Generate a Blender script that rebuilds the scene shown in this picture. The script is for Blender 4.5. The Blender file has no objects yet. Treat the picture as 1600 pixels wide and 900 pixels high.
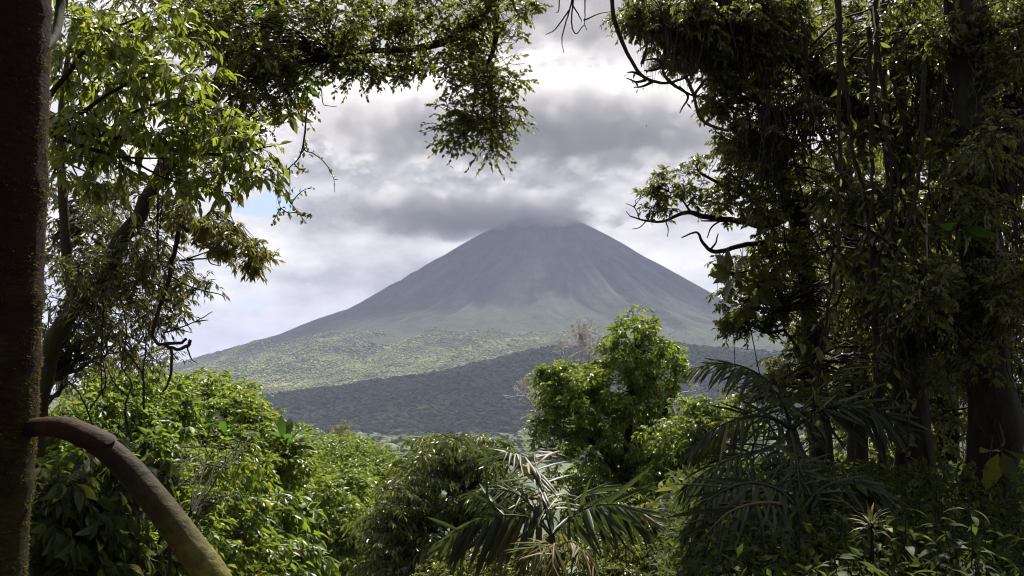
import bpy, math, random
import numpy as np
from mathutils import Matrix, Vector

# ------------------------------------------------------------------ camera, sky, sun, exposure
C = bpy.context.scene
rng = np.random.default_rng(7)
F = 1600.0                      # focal length in photograph pixels
PITCH = math.atan(200 / 1600)
CAM = np.array([0.0, 0.0, 1.6])
FWD = np.array([0, math.cos(PITCH), math.sin(PITCH)])
UPV = np.array([0, -math.sin(PITCH), math.cos(PITCH)])
RGT = np.array([1.0, 0, 0])

cam_d = bpy.data.cameras.new('camera')
cam_d.sensor_width = 36.0
cam_d.lens = 36.0
cam_d.clip_start = 0.05
cam_d.clip_end = 80000
cam = bpy.data.objects.new('camera', cam_d)
cam.location = CAM
cam.rotation_euler = (math.pi / 2 + PITCH, 0, 0)
C.collection.objects.link(cam)
C.camera = cam
C.render.resolution_x = 1024
C.render.resolution_y = 576

SUN_EL = math.radians(57)
SUN_AZ = math.radians(14)       # clockwise from the view direction (+Y)
sun_d = bpy.data.lights.new('sun', 'SUN')
sun_d.energy = 5.0
sun_d.angle = math.radians(0.5)
sun_d.color = (1.0, 0.94, 0.84)
sun = bpy.data.objects.new('sun', sun_d)
sdir = Vector((math.sin(SUN_AZ) * math.cos(SUN_EL), math.cos(SUN_AZ) * math.cos(SUN_EL), math.sin(SUN_EL)))
sun.rotation_euler = sdir.to_track_quat('Z', 'Y').to_euler()
sun.location = (30, 60, 90)
C.collection.objects.link(sun)

C.view_settings.view_transform = 'Standard'
C.view_settings.look = 'None'
C.view_settings.gamma = 1.0
C.view_settings.exposure = 1.25
C.view_settings.use_curve_mapping = False
C.cycles.use_denoising = True
C.cycles.max_bounces = 6
C.cycles.diffuse_bounces = 4
C.cycles.glossy_bounces = 2
C.cycles.transmission_bounces = 4
C.cycles.volume_bounces = 1
C.cycles.transparent_max_bounces = 8
C.cycles.sample_clamp_indirect = 4.0
C.cycles.filter_width = 1.1


def pix_dir(px, py):
    d = FWD + (px - 800) / F * RGT + (450 - py) / F * UPV
    return d / np.linalg.norm(d)


def P(px, py, d):
    """World point seen at photograph pixel (px, py), d metres along the view axis."""
    return CAM + d * (FWD + (px - 800) / F * RGT + (450 - py) / F * UPV)


class NT:
    """Small node-tree writer."""
    def __init__(s, tree):
        s.t = tree
        tree.nodes.clear()

    def n(s, kind, **kw):
        nd = s.t.nodes.new(kind)
        for k, v in kw.items():
            if k.startswith('_'):
                setattr(nd, k[1:], v)
            else:
                key = int(k[1:]) if k[0] == 'i' and k[1:].isdigit() else k.replace('__', ' ')
                s.set(nd.inputs[key], v)
        return nd

    def set(s, inp, v):
        if isinstance(v, bpy.types.NodeSocket):
            s.t.links.new(v, inp)
        elif isinstance(v, bpy.types.Node):
            s.t.links.new(v.outputs[0], inp)
        else:
            inp.default_value = v

    def math(s, op, a, b=0.0, c=None, clamp=False):
        nd = s.t.nodes.new('ShaderNodeMath')
        nd.operation = op
        nd.use_clamp = clamp
        s.set(nd.inputs[0], a)
        s.set(nd.inputs[1], b)
        if c is not None:
            s.set(nd.inputs[2], c)
        return nd.outputs[0]

    def ramp(s, fac, stops, interp='LINEAR'):
        nd = s.t.nodes.new('ShaderNodeValToRGB')
        cr = nd.color_ramp
        cr.interpolation = interp
        while len(cr.elements) < len(stops):
            cr.elements.new(0.5)
        for e, (p, c) in zip(cr.elements, stops):
            e.position = p
            e.color = (*c, 1) if len(c) == 3 else c
        s.set(nd.inputs[0], fac)
        return nd.outputs[0]

    def mix(s, fac, a, b, blend='MIX'):
        nd = s.t.nodes.new('ShaderNodeMix')
        nd.data_type = 'RGBA'
        nd.blend_type = blend
        s.set(nd.inputs[0], fac)
        for i, v in ((6, a), (7, b)):
            s.set(nd.inputs[i], (*v, 1) if isinstance(v, tuple) and len(v) == 3 else v)
        return nd.outputs[2]


# ---- world: Nishita blue behind a layered cloud cover that goes on over the whole dome
SKY_S = 0.05
world = bpy.data.worlds.new('World')
C.world = world
world.use_nodes = True
w = NT(world.node_tree)
tc = w.n('ShaderNodeTexCoord')
sky = w.n('ShaderNodeTexSky', _sky_type='NISHITA', _sun_disc=False, _sun_elevation=SUN_EL, _sun_rotation=SUN_AZ,
          _altitude=300, _air_density=1.2, _dust_density=1.5)
sep = w.n('ShaderNodeSeparateXYZ', i0=tc.outputs['Generated'])
stretch = w.n('ShaderNodeVectorMath', _operation='MULTIPLY', i0=tc.outputs['Generated'], i1=(1.0, 1.0, 2.1))
warp = w.n('ShaderNodeTexNoise', Vector=stretch.outputs[0], Scale=5.0, Detail=6.0, Roughness=0.6)
warp.noise_dimensions = '3D'
wsep = w.n('ShaderNodeSeparateColor', i0=warp.outputs['Color'])
u0 = w.math('ARCTAN2', sep.outputs[0], sep.outputs[1])
v0 = w.math('ARCSINE', sep.outputs[2])
u = w.math('MULTIPLY_ADD', w.math('SUBTRACT', wsep.outputs[0], 0.5), 0.17, u0)
v = w.math('MULTIPLY_ADD', w.math('SUBTRACT', wsep.outputs[1], 0.5), 0.07, v0)


def blob(px, py, rx, ry, soft=False):
    d = pix_dir(px, py)
    du = w.math('DIVIDE', w.math('SUBTRACT', u, math.atan2(d[0], d[1])), rx / F)
    dv = w.math('DIVIDE', w.math('SUBTRACT', v, math.asin(d[2])), ry / F)
    r2 = w.math('ADD', w.math('MULTIPLY', du, du), w.math('MULTIPLY', dv, dv))
    return w.math('EXPONENT', w.math('MULTIPLY', r2, -1.0))


BRIGHT = [(760, 165, 300, 90, -.42), (930, 170, 130, 60, -.12), (500, 215, 80, 50, -.2), (600, 225, 330, 95, -.15), (610, 338, 190, 34, -.34), (500, 345, 110, 26, -.10), (880, 235, 240, 60, -.14), (1010, 215, 160, 60, -.04),
          (590, 288, 80, 26, .36), (500, 300, 60, 30, .16), (960, 60, 130, 80, .24), (850, 20, 90, 60, .12), (400, 390, 60, 60, .25),
          (500, 405, 260, 34, .18), (450, 500, 240, 70, .08), (640, 385, 110, 22, .22), (330, 240, 110, 120, .40), (150, 200, 160, 300, .35),
          (815, 313, 90, 13, .40), (960, 325, 70, 28, .28), (1010, 395, 90, 45, .30), (1100, 300, 90, 40, .06), (1080, 455, 120, 50, .22),
          (900, 335, 130, 22, -.14), (770, 350, 130, 22, -.20), (1300, 200, 200, 300, .30), (560, 60, 200, 60, .10)]
HOLES = [(392, 322, 46, 26, 1.0), (262, 5, 50, 34, 1.0), (520, 452, 46, 18, .5), (690, 415, 30, 16, .5), (300, 560, 110, 30, .6), (400, 480, 50, 16, .45), (350, 430, 40, 16, .4), (450, 290, 30, 30, .3),
         (1030, 75, 40, 20, .25)]
fb = w.n('ShaderNodeTexNoise', Vector=stretch.outputs[0], Scale=8.0, Detail=11.0, Roughness=0.62)
fb2 = w.n('ShaderNodeTexNoise', Vector=stretch.outputs[0], Scale=3.2, Detail=4.0, Roughness=0.5)
B = w.math('MULTIPLY_ADD', w.math('SUBTRACT', fb.outputs[0], 0.5), 1.45, 0.42)
B = w.math('MULTIPLY_ADD', w.math('SUBTRACT', fb2.outputs[0], 0.5), 0.45, B)
for px, py, rx, ry, a in BRIGHT:
    B = w.math('MULTIPLY_ADD', blob(px, py, rx, ry), a, B)
bil = w.n('ShaderNodeTexNoise', Vector=stretch.outputs[0], Scale=17.0, Detail=7.0, Roughness=0.55)
bl = w.math('ABSOLUTE', w.math('SUBTRACT', bil.outputs[0], 0.5))
B = w.math('MULTIPLY_ADD', bl, 1.1, w.math('SUBTRACT', B, 0.09))
H = 0.0
for px, py, rx, ry, a in HOLES:
    H = w.math('MULTIPLY_ADD', blob(px, py, rx, ry), a, H)
H = w.math('MULTIPLY_ADD', w.math('SUBTRACT', fb.outputs[0], 0.5), 1.6, H)
H = w.ramp(H, [(0.35, (0, 0, 0)), (0.75, (1, 1, 1))], 'EASE')
cl = w.ramp(B, [(0.0, (.26, .255, .275)), (0.28, (.40, .39, .405)), (0.55, (.68, .655, .665)), (0.80, (.90, .865, .85)), (1.0, (1.08, 1.04, 1.01))])
clm = w.n('ShaderNodeVectorMath', _operation='SCALE', i0=cl)
clm.inputs['Scale'].default_value = 0.49 / SKY_S
hole = w.mix(0.35, sky.outputs[0], (6.5, 8.6, 11.5))
col = w.mix(H, clm.outputs[0], hole)
bg = w.n('ShaderNodeBackground', Color=col, Strength=SKY_S)
w.n('ShaderNodeOutputWorld', Surface=bg.outputs[0])

# ------------------------------------------------------------------ helpers: noise, meshes, objects
def hash3(ix, iy, iz):
    h = (ix.astype(np.int64) * 374761393 + iy.astype(np.int64) * 668265263 + iz.astype(np.int64) * 2147483647) & 0xFFFFFFFF
    h = ((h ^ (h >> 13)) * 1274126177) & 0xFFFFFFFF
    h = h ^ (h >> 16)
    return (h & 0xFFFFFF) / float(0xFFFFFF)


def vnoise(p):
    p = np.asarray(p, float)
    i = np.floor(p).astype(np.int64)
    f = p - i
    f = f * f * (3 - 2 * f)
    out = 0
    for dx in (0, 1):
        for dy in (0, 1):
            for dz in (0, 1):
                wgt = (f[..., 0] if dx else 1 - f[..., 0]) * (f[..., 1] if dy else 1 - f[..., 1]) * (f[..., 2] if dz else 1 - f[..., 2])
                out = out + wgt * hash3(i[..., 0] + dx, i[..., 1] + dy, i[..., 2] + dz)
    return out


def fbm(p, oct=4, gain=.5):
    p = np.asarray(p, float)
    a, s, t = 1.0, 0.0, 0.0
    for o in range(oct):
        s = s + a * (vnoise(p * 2 ** o + 17.3 * o) - .5)
        t += a
        a *= gain
    return s / t * 2


def smooth(a, b, x):
    t = np.clip((x - a) / (b - a), 0, 1)
    return t * t * (3 - 2 * t)


def norm(a):
    return a / np.maximum(np.linalg.norm(a, axis=-1, keepdims=True), 1e-9)


class Geo:
    """Collects arrays of vertices and faces into one mesh."""
    def __init__(s):
        s.v, s.f, s.a, s.m, s.sm, s.n = [], [], [], [], [], 0

    def add(s, verts, faces, attr=0.0, mat=0, smooth_=False):
        verts = np.asarray(verts, np.float32).reshape(-1, 3)
        faces = np.asarray(faces, np.int64)
        s.v.append(verts)
        s.f.append(faces + s.n)
        s.a.append(np.broadcast_to(np.asarray(attr, np.float32), (len(verts),)))
        s.m.append(np.full(len(faces), mat, np.int32))
        s.sm.append(np.full(len(faces), smooth_, bool))
        s.n += len(verts)
        return s

    def mesh(s, name, mats, off=(0, 0, 0)):
        me = bpy.data.meshes.new(name)
        v = np.concatenate(s.v) - np.asarray(off, np.float32)
        me.vertices.add(len(v))
        me.vertices.foreach_set('co', v.astype(np.float32).ravel())
        loops = np.concatenate([f.ravel() for f in s.f]).astype(np.int32)
        sizes = np.concatenate([np.full(len(f), f.shape[1], np.int32) for f in s.f])
        me.loops.add(len(loops))
        me.loops.foreach_set('vertex_index', loops)
        me.polygons.add(len(sizes))
        st = np.zeros(len(sizes), np.int32)
        st[1:] = np.cumsum(sizes)[:-1]
        me.polygons.foreach_set('loop_start', st)
        me.polygons.foreach_set('material_index', np.concatenate(s.m))
        me.polygons.foreach_set('use_smooth', np.concatenate(s.sm))
        at = me.attributes.new('v', 'FLOAT', 'POINT')
        at.data.foreach_set('value', np.concatenate(s.a).astype(np.float32))
        for m in (mats if isinstance(mats, (list, tuple)) else [mats]):
            me.materials.append(m)
        me.update(calc_edges=True)
        return me


def link(o, parent=None):
    C.collection.objects.link(o)
    if parent:
        o.parent = parent
    return o


def tag(o, label=None, cat=None, group=None, kind=None):
    for k, x in (('label', label), ('category', cat), ('group', group), ('kind', kind)):
        if x:
            o[k] = x
    return o


def thing(name, label, cat, loc, group=None):
    o = bpy.data.objects.new(name, None)
    o.empty_display_size = 0.2
    o.location = [float(x) for x in loc]
    return tag(link(o), label, cat, group)


def part(name, geo, mats, parent=None, kind=None):
    off = parent.location if parent else (0, 0, 0)
    if parent and parent.parent:
        off = parent.location + parent.parent.location
    o = bpy.data.objects.new(name, geo.mesh(name, mats, off))
    link(o, parent)
    if kind:
        o['kind'] = kind
    return o


def piece(name, me, pos, R, sc, parent):
    o = bpy.data.objects.new(name, me)
    off = np.array(parent.location)
    if parent.parent:
        off = off + np.array(parent.parent.location)
    M = np.eye(4)
    M[:3, :3] = R * np.asarray(sc)
    M[:3, 3] = np.asarray(pos) - off
    o.matrix_basis = Matrix(M.tolist())
    return link(o, parent)


def tubes(geo, pts, rad, S=5, attr=0.0, mat=0, smooth_=True):
    """Batch of tubes: pts (N,K,3), rad (N,K)."""
    pts = np.asarray(pts, float)
    if pts.ndim == 2:
        pts = pts[None]
    N, K, _ = pts.shape
    rad = np.broadcast_to(np.asarray(rad, float), (N, K))
    t = norm(np.gradient(pts, axis=1))
    mean = norm(pts[:, -1] - pts[:, 0] + 1e-6)
    ref = np.where(np.abs(mean[:, 2:3]) < .8, np.array([[0, 0, 1.0]]), np.array([[.9, .3, .1]]))[:, None, :]
    a = norm(np.cross(t, np.broadcast_to(ref, t.shape)))
    b = np.cross(t, a)
    th = np.arange(S) / S * 2 * math.pi
    ring = pts[:, :, None, :] + rad[:, :, None, None] * (np.cos(th)[None, None, :, None] * a[:, :, None, :] + np.sin(th)[None, None, :, None] * b[:, :, None, :])
    verts = ring.reshape(-1, 3)
    n, k, q = np.meshgrid(np.arange(N), np.arange(K - 1), np.arange(S), indexing='ij')
    base = n * K * S + k * S
    q2 = (q + 1) % S
    faces = np.stack([base + q, base + q2, base + S + q2, base + S + q], -1).reshape(-1, 4)
    if np.ndim(attr) == 1:
        attr = np.repeat(attr, K * S)
    geo.add(verts, faces, attr, mat, smooth_)
    return geo


def curve(ctrl, n=24):
    """Catmull-Rom through control points."""
    c = np.asarray(ctrl, float)
    c = np.vstack([2 * c[0] - c[1], c, 2 * c[-1] - c[-2]])
    m = len(c) - 3
    t = np.linspace(0, m - 1e-6, n)
    i = t.astype(int)
    f = (t - i)[:, None]
    p0, p1, p2, p3 = c[i], c[i + 1], c[i + 2], c[i + 3]
    return .5 * (2 * p1 + (p2 - p0) * f + (2 * p0 - 5 * p1 + 4 * p2 - p3) * f ** 2 + (3 * p1 - p0 - 3 * p2 + p3) * f ** 3)


def limb(geo, pix, r0, r1, n=24, S=8, rough=.12, attr=0.0, mat=0):
    """A tapered, slightly knotty limb through photograph points (px, py, d); radii in metres."""
    pts = curve([P(*p) for p in pix], n)
    L = np.linalg.norm(pts[-1] - pts[0])
    pts = pts + rough * r0 * np.stack([fbm(pts * 2.3 / max(r0 * 8, .05) + k * 9.1, 2) for k in range(3)], -1)
    r = np.linspace(r0, r1, n) * (1 + .22 * fbm(pts * 3 + 5.5, 2))
    tubes(geo, pts, r[None], S, attr, mat)
    return pts


# leaf templates: unit length along +Y, upper side +Z
def leaf_small(wd=.2, fold=.10):
    v = np.array([[0, 0, 0], [wd, .45, fold], [0, 1, -.05], [-wd, .45, fold], [0, .45, 0]], float)
    f = np.array([[0, 1, 4], [1, 2, 4], [2, 3, 4], [3, 0, 4]])
    return v, f


def leaf_large(wd=.18, fold=.25, droop=.25, tip=1.0, ob=.45, stalk=.06):
    ys = np.array([stalk, .28, .5, .74])
    prof = np.array([.18, .85, 1.0, .68]) if ob < .5 else np.array([.12, .55, .9, 1.0])
    v = [[0, 0, 0], [0, 0, 0]]
    v = [[0, 0, 0]]
    for y, pw in zip(ys, prof):
        z = -droop * y * y
        v += [[-wd * pw, y, z + fold * wd * pw], [0, y, z], [wd * pw, y, z + fold * wd * pw]]
    v.append([0, 1, -droop * 1.1])
    f3 = [[0, 2, 1], [0, 3, 2]]
    for k in range(3):
        a = 1 + 3 * k
        f3 += [[a, a + 1, a + 4], [a, a + 4, a + 3], [a + 1, a + 2, a + 5], [a + 1, a + 5, a + 4]]
    a = 10
    f3 += [[a, a + 1, 13], [a + 1, a + 2, 13]]
    return np.array(v, float), np.array(f3)


def frames(y, up):
    """Rotation matrices (N,3,3) whose columns are width, length, normal."""
    y = norm(y)
    x = norm(np.cross(y, up) + 1e-7)
    z = np.cross(x, y)
    return np.stack([x, y, z], -1)


def put_leaves(geo, tpl, pos, R, sc, attr, mat=0, smooth_=False):
    v, f = tpl
    sc = np.asarray(sc, float)
    if sc.ndim == 1:
        sc = sc[:, None]
    loc = v[None] * sc[:, None, :]
    V = np.einsum('nij,nkj->nki', R, loc) + pos[:, None, :]
    N, k = len(pos), len(v)
    Fc = (f[None] + (np.arange(N) * k)[:, None, None]).reshape(-1, 3)
    geo.add(V.reshape(-1, 3), Fc, np.repeat(attr, k), mat, smooth_)


def ball(n, shell=0.0):
    d = norm(rng.normal(size=(n, 3)))
    r = rng.uniform(shell ** 3, 1, n) ** (1 / 3)
    return d * r[:, None]


def twigs_for(centers, radii, n_tw, K=5, sag=.15, inner=.25):
    """n_tw twigs in every clump: from near its heart to its rim."""
    N = len(centers)
    c = np.repeat(centers, n_tw, 0)
    r = np.repeat(radii, n_tw, 0)
    s = c + ball(N * n_tw) * r * inner
    e = c + ball(N * n_tw, .7) * r
    t = np.linspace(0, 1, K)[None, :, None]
    p = s[:, None] * (1 - t) + e[:, None] * t
    L = np.linalg.norm(e - s, axis=1)[:, None, None]
    p = p + np.array([0, 0, 1.0]) * (np.sin(t * math.pi) * L * sag * .6 - t * t * L * sag)
    p[:, 1:] += rng.normal(size=(N * n_tw, K - 1, 3)) * L * .035
    return p


def leaves_on(tw, n_lf, length, lo=.3, splay=.9, droop=.3, upr=.55, lenvar=.42):
    """n_lf leaves along every twig -> pos, R, scale, attr"""
    N, K, _ = tw.shape
    t = np.linspace(lo, 1, n_lf)[None, :] + rng.normal(size=(N, n_lf)) * .03
    t = np.clip(t, 0, .999) * (K - 1)
    i = t.astype(int)
    f = (t - i)[..., None]
    n = np.arange(N)[:, None]
    a, b = tw[n, i], tw[n, np.minimum(i + 1, K - 1)]
    pos = a * (1 - f) + b * f
    tan = norm(b - a)
    side = norm(np.cross(tan, np.array([0, 0, 1.0])) + 1e-6)
    sg = np.where(np.arange(n_lf) % 2 == 0, 1.0, -1.0)[None, :, None] * (.4 + .6 * rng.random((N, n_lf, 1)))
    y = tan * (.6 + .5 * rng.random((N, n_lf, 1))) + side * sg * splay + rng.normal(size=pos.shape) * .35
    y = norm(y)
    y[..., 2] -= droop * (.5 + rng.random((N, n_lf)))
    up = np.array([0, 0, 1.0]) * upr + rng.normal(size=pos.shape) * .38
    pos, y, up = pos.reshape(-1, 3), y.reshape(-1, 3), up.reshape(-1, 3)
    m = len(pos)
    sc = length * (1 + lenvar * rng.uniform(-1, 1, m))
    at = (np.repeat(rng.random(N), n_lf) * .5 + rng.random(m) * .5)
    return pos, frames(y, up), sc, at


def px_clump(px, py, d, rx, ry, rd):
    """A clump centre and radii from a photograph ellipse (pixels) and a depth radius (metres)."""
    return P(px, py, d), np.array([rx / F * d, rd, ry / F * d])


def crown(blobs, sub, sub_r, n_tw, n_lf, length, tpl, droop=.3, splay=.9, upr=.55, shell=.35, sag=.15, twr=.006, K=5, lo=.3, flat=.8):
    """Crown foliage: every blob -> sub-clumps -> twigs -> leaves. Returns leaf arrays, twigs, sub-clump centres."""
    cs, rs = [], []
    tot = sum(b[3] * b[4] for b in blobs)
    for b in blobs:
        c, r = px_clump(*b)
        k = max(2, int(round(sub * b[3] * b[4] / tot)))
        cc = c + ball(k, shell) * r
        cs.append(cc)
        rs.append(np.repeat((sub_r * rng.uniform(.65, 1.3, k))[:, None], 3, 1) * np.array([1.15, 1.15, flat]))
    cs, rs = np.concatenate(cs), np.concatenate(rs)
    tw = twigs_for(cs, rs, n_tw, K, sag)
    return leaves_on(tw, n_lf, length, lo, splay, droop, upr), tw, cs


def connect(geo, cs, anchors, r0, r1, n=7, S=4, sag=.12, mat=0):
    """Boughs from the nearest point of the limbs to each sub-clump."""
    A = np.asarray(anchors)
    D = np.linalg.norm(cs[:, None] - A[None], axis=-1)
    s = A[np.argmin(D, 1)]
    t = np.linspace(0, 1, n)[None, :, None]
    L = np.linalg.norm(cs - s, axis=1)[:, None, None]
    p = s[:, None] * (1 - t) + cs[:, None] * t
    p = p + np.array([0, 0, 1.0]) * np.sin(t * math.pi) * L * sag
    p[:, 1:-1] += rng.normal(size=(len(cs), n - 2, 3)) * L * .03
    r = np.linspace(r0, r1, n)[None] * np.clip(L[:, :, 0], .3, 2.0) / 1.2
    tubes(geo, p, r, S, 0.0, mat)


# ------------------------------------------------------------------ materials
def mat_new(name):
    m = bpy.data.materials.new(name)
    m.use_nodes = True
    return m, NT(m.node_tree)


def leaf_mat(name, dark, light, trans, yellow=(.28, .20, .03), yfrac=.03, rough=.38, tr=.42, spec=.5, vein=False):
    m, t = mat_new(name)
    at = t.n('ShaderNodeAttribute', _attribute_name='v')
    oi = t.n('ShaderNodeObjectInfo')
    r = t.math('FRACT', t.math('ADD', at.outputs['Fac'], oi.outputs['Random']))
    base = t.ramp(r, [(0.0, dark), (.55, tuple(.5 * (a + b) for a, b in zip(dark, light))), (1 - yfrac - .01, light), (1 - yfrac, yellow)])
    geo = t.n('ShaderNodeNewGeometry')
    ns = t.n('ShaderNodeTexNoise', Vector=geo.outputs['Position'], Scale=9.0, Detail=3.0)
    spot = t.ramp(ns.outputs[0], [(.3, (.72, .72, .72)), (.7, (1.25, 1.2, 1.1))])
    base = t.mix(1.0, base, spot, 'MULTIPLY')
    trc = t.mix(.45, base, trans)
    pb = t.n('ShaderNodeBsdfPrincipled', Base__Color=base, Roughness=rough)
    pb.inputs['Specular IOR Level'].default_value = spec
    tl = t.n('ShaderNodeBsdfTranslucent', Color=trc)
    mx = t.n('ShaderNodeMixShader', i0=tr, i1=pb.outputs[0], i2=tl.outputs[0])
    t.n('ShaderNodeOutputMaterial', Surface=mx.outputs[0])
    return m


def bark_mat(name, c1, c2, moss=None, mossamt=.5, scale=14, rough=.85):
    m, t = mat_new(name)
    geo = t.n('ShaderNodeNewGeometry')
    sc = t.n('ShaderNodeVectorMath', _operation='MULTIPLY', i0=geo.outputs['Position'], i1=(1, 1, .35))
    n1 = t.n('ShaderNodeTexNoise', Vector=sc.outputs[0], Scale=float(scale), Detail=8.0, Roughness=.65)
    n2 = t.n('ShaderNodeTexNoise', Vector=geo.outputs['Position'], Scale=scale * .22, Detail=5.0)
    base = t.ramp(n1.outputs[0], [(.3, c1), (.7, c2)])
    if moss:
        k = t.ramp(n2.outputs[0], [(.62 - mossamt * .3, (0, 0, 0)), (.72 - mossamt * .3, (1, 1, 1))])
        base = t.mix(k, base, moss)
    bp = t.n('ShaderNodeBump', Strength=.7, Distance=.02, Height=n1.outputs[0])
    pb = t.n('ShaderNodeBsdfPrincipled', Base__Color=base, Roughness=rough, Normal=bp.outputs[0])
    pb.inputs['Specular IOR Level'].default_value = .15
    t.n('ShaderNodeOutputMaterial', Surface=pb.outputs[0])
    return m


M_lance = leaf_mat('lance_leaf_green', (.05, .085, .016), (.115, .16, .03), (.47, .54, .05), yfrac=.04, rough=.34, tr=.5, spec=.6)
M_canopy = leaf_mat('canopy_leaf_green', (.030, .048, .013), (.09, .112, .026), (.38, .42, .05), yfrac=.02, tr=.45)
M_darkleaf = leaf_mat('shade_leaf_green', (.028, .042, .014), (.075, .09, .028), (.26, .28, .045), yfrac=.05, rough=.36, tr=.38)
M_rust = leaf_mat('rusty_leaf', (.10, .11, .025), (.19, .185, .045), (.46, .46, .08), yellow=(.27, .20, .08), yfrac=.2, tr=.45)
M_dome = leaf_mat('dome_leaf_green', (.05, .105, .015), (.115, .18, .03), (.34, .45, .035), yfrac=.02, rough=.45, tr=.42)
M_bright = leaf_mat('bright_leaf_green', (.05, .105, .014), (.12, .185, .028), (.40, .49, .035), yfrac=.04, rough=.42, tr=.45)
M_olive = leaf_mat('olive_leaf', (.048, .078, .02), (.125, .155, .045), (.32, .38, .05), yellow=(.18, .14, .05), yfrac=.05, rough=.36, tr=.36)
M_palm = leaf_mat('palm_leaf', (.018, .030, .013), (.048, .06, .028), (.14, .2, .03), yellow=(.12, .09, .04), yfrac=.08, rough=.5, tr=.25, spec=.3)
M_palm_y = leaf_mat('yellowing_palm_leaf', (.05, .06, .02), (.12, .12, .045), (.2, .22, .05), yellow=(.2, .15, .06), yfrac=.2, rough=.55, tr=.3, spec=.2)
M_rosette = leaf_mat('rosette_leaf', (.025, .06, .015), (.05, .10, .02), (.17, .33, .02), yfrac=.02, rough=.5, tr=.42, spec=.25)
M_under = leaf_mat('undergrowth_leaf', (.022, .035, .014), (.055, .07, .028), (.17, .22, .03), yellow=(.18, .19, .03), yfrac=.06, rough=.6, tr=.34, spec=.1)
M_right = leaf_mat('right_side_leaf', (.030, .042, .014), (.095, .105, .032), (.36, .40, .06), yellow=(.12, .08, .04), yfrac=.08, rough=.32, tr=.45)
M_dry = leaf_mat('dry_strand', (.022, .016, .010), (.06, .045, .028), (.1, .08, .04), yfrac=.02, rough=.6, tr=.2)
M_bark = bark_mat('dark_bark', (.010, .008, .006), (.034, .027, .021), (.020, .026, .008), .35)
M_barkgrey = bark_mat('grey_bark', (.03, .026, .021), (.085, .075, .06), (.05, .06, .02), .2, 18)
M_twig = bark_mat('pale_twig', (.36, .33, .32), (.52, .49, .47), None, scale=30)
M_mossb = bark_mat('mossy_bark', (.018, .012, .009), (.055, .038, .028), (.03, .036, .010), .35, 20)

# ------------------------------------------------------------------ ground, volcano, hills, haze
def ground_z(x, y):
    zl = -45 * (1 - np.exp(-np.maximum(y - .5, 0) / 107))
    zr = .55 * smooth(1.5, 6, y) - .01 * np.clip(y, 0, 26) - 43.7 * (1 - np.exp(-np.maximum(y - 26, 0) / 75))
    k = smooth(.05, 1.3 + .13 * np.clip(y - 5, 0, 40), x) * (1 - smooth(60, 200, np.abs(x)))
    z = zl * (1 - k) + zr * k
    z = z + .08 * np.clip(-y, 0, 60)
    far = smooth(300, 1500, np.hypot(x, y))
    p = np.stack([x / 600, y / 600, x * 0], -1)
    z = z + far * 6 * fbm(p, 3)
    z = z + .12 * fbm(np.stack([x / 1.3, y / 1.3, x * 0], -1), 3) * (1 - far)
    return z


def gz(x, y):
    return float(ground_z(np.array([float(x)]), np.array([float(y)]))[0])


def grid_faces(nu, nv):
    i, j = np.meshgrid(np.arange(nu - 1), np.arange(nv - 1), indexing='ij')
    a = i * nv + j
    return np.stack([a, a + nv, a + nv + 1, a + 1], -1).reshape(-1, 4)


s = np.sinh(np.linspace(-9.2, 9.2, 261)) * 2.02
gx, gy = np.meshgrid(s, s, indexing='ij')
g = Geo()
g.add(np.stack([gx, gy, ground_z(gx, gy)], -1), grid_faces(261, 261), 0, 0, True)
m, t = mat_new('forest_floor')
geo = t.n('ShaderNodeNewGeometry')
n1 = t.n('ShaderNodeTexNoise', Vector=geo.outputs['Position'], Scale=2.5, Detail=8.0)
n2 = t.n('ShaderNodeTexNoise', Vector=geo.outputs['Position'], Scale=.012, Detail=6.0)
near = t.ramp(n1.outputs[0], [(.35, (.020, .014, .009)), (.6, (.045, .032, .02)), (.75, (.03, .04, .014))])
far = t.ramp(n2.outputs[0], [(.35, (.025, .045, .018)), (.55, (.06, .085, .03)), (.7, (.12, .13, .05))])
ln = t.n('ShaderNodeVectorMath', _operation='LENGTH', i0=geo.outputs['Position'])
k = t.ramp(t.math('DIVIDE', ln.outputs['Value'], 400.0), [(.1, (0, 0, 0)), (.6, (1, 1, 1))])
pb = t.n('ShaderNodeBsdfPrincipled', Base__Color=t.mix(k, near, far), Roughness=.95)
t.n('ShaderNodeOutputMaterial', Surface=pb.outputs[0])
tag(part('ground', g, m), 'forest floor sloping down into the valley', None, None, 'structure')

VD = 6200.0                                      # distance to the volcano's axis
VX = (848 - 800) / F * VD
U = VD / F                                       # metres per photograph pixel at that distance
prof_r = np.array([0, 18, 40, 56, 75, 110, 145, 205, 260, 300, 345, 435, 545, 640, 760, 1000, 1700]) * U
prof_z = np.array([302, 303, 303, 300, 289, 268, 245, 206, 172, 147, 128, 95, 62, 34, 2, -26, -40]) * U * 1.02


def volcano_z(x, y):
    dx, dy = x - VX, y - VD
    r = np.hypot(dx, dy)
    a = np.arctan2(dx, dy)
    # spurs and gullies running down the cone
    q = np.stack([np.sin(a) * 5.5, np.cos(a) * 5.5, r / 2600], -1)
    rid = 1 - np.abs(fbm(q, 3, .55)) * 2
    aw = a + .25 * fbm(np.stack([x / 900, y / 900, x * 0 + 4], -1), 3)
    q2 = np.stack([np.sin(aw) * 15, np.cos(aw) * 15, r / 700], -1)
    rid2 = 1 - np.abs(fbm(q2, 3, .6)) * 2
    amp = smooth(120, 1000, r) * (1 - smooth(2200, 4000, r) * .5)
    z = np.interp(r, prof_r, prof_z)
    z = z + amp * (60 * (rid - .5) + 16 * (rid2 - .5))
    z = z + smooth(400, 1500, r) * 22 * fbm(np.stack([x / 260, y / 260, x * 0], -1), 4)
    return z + CAM[2]


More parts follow.
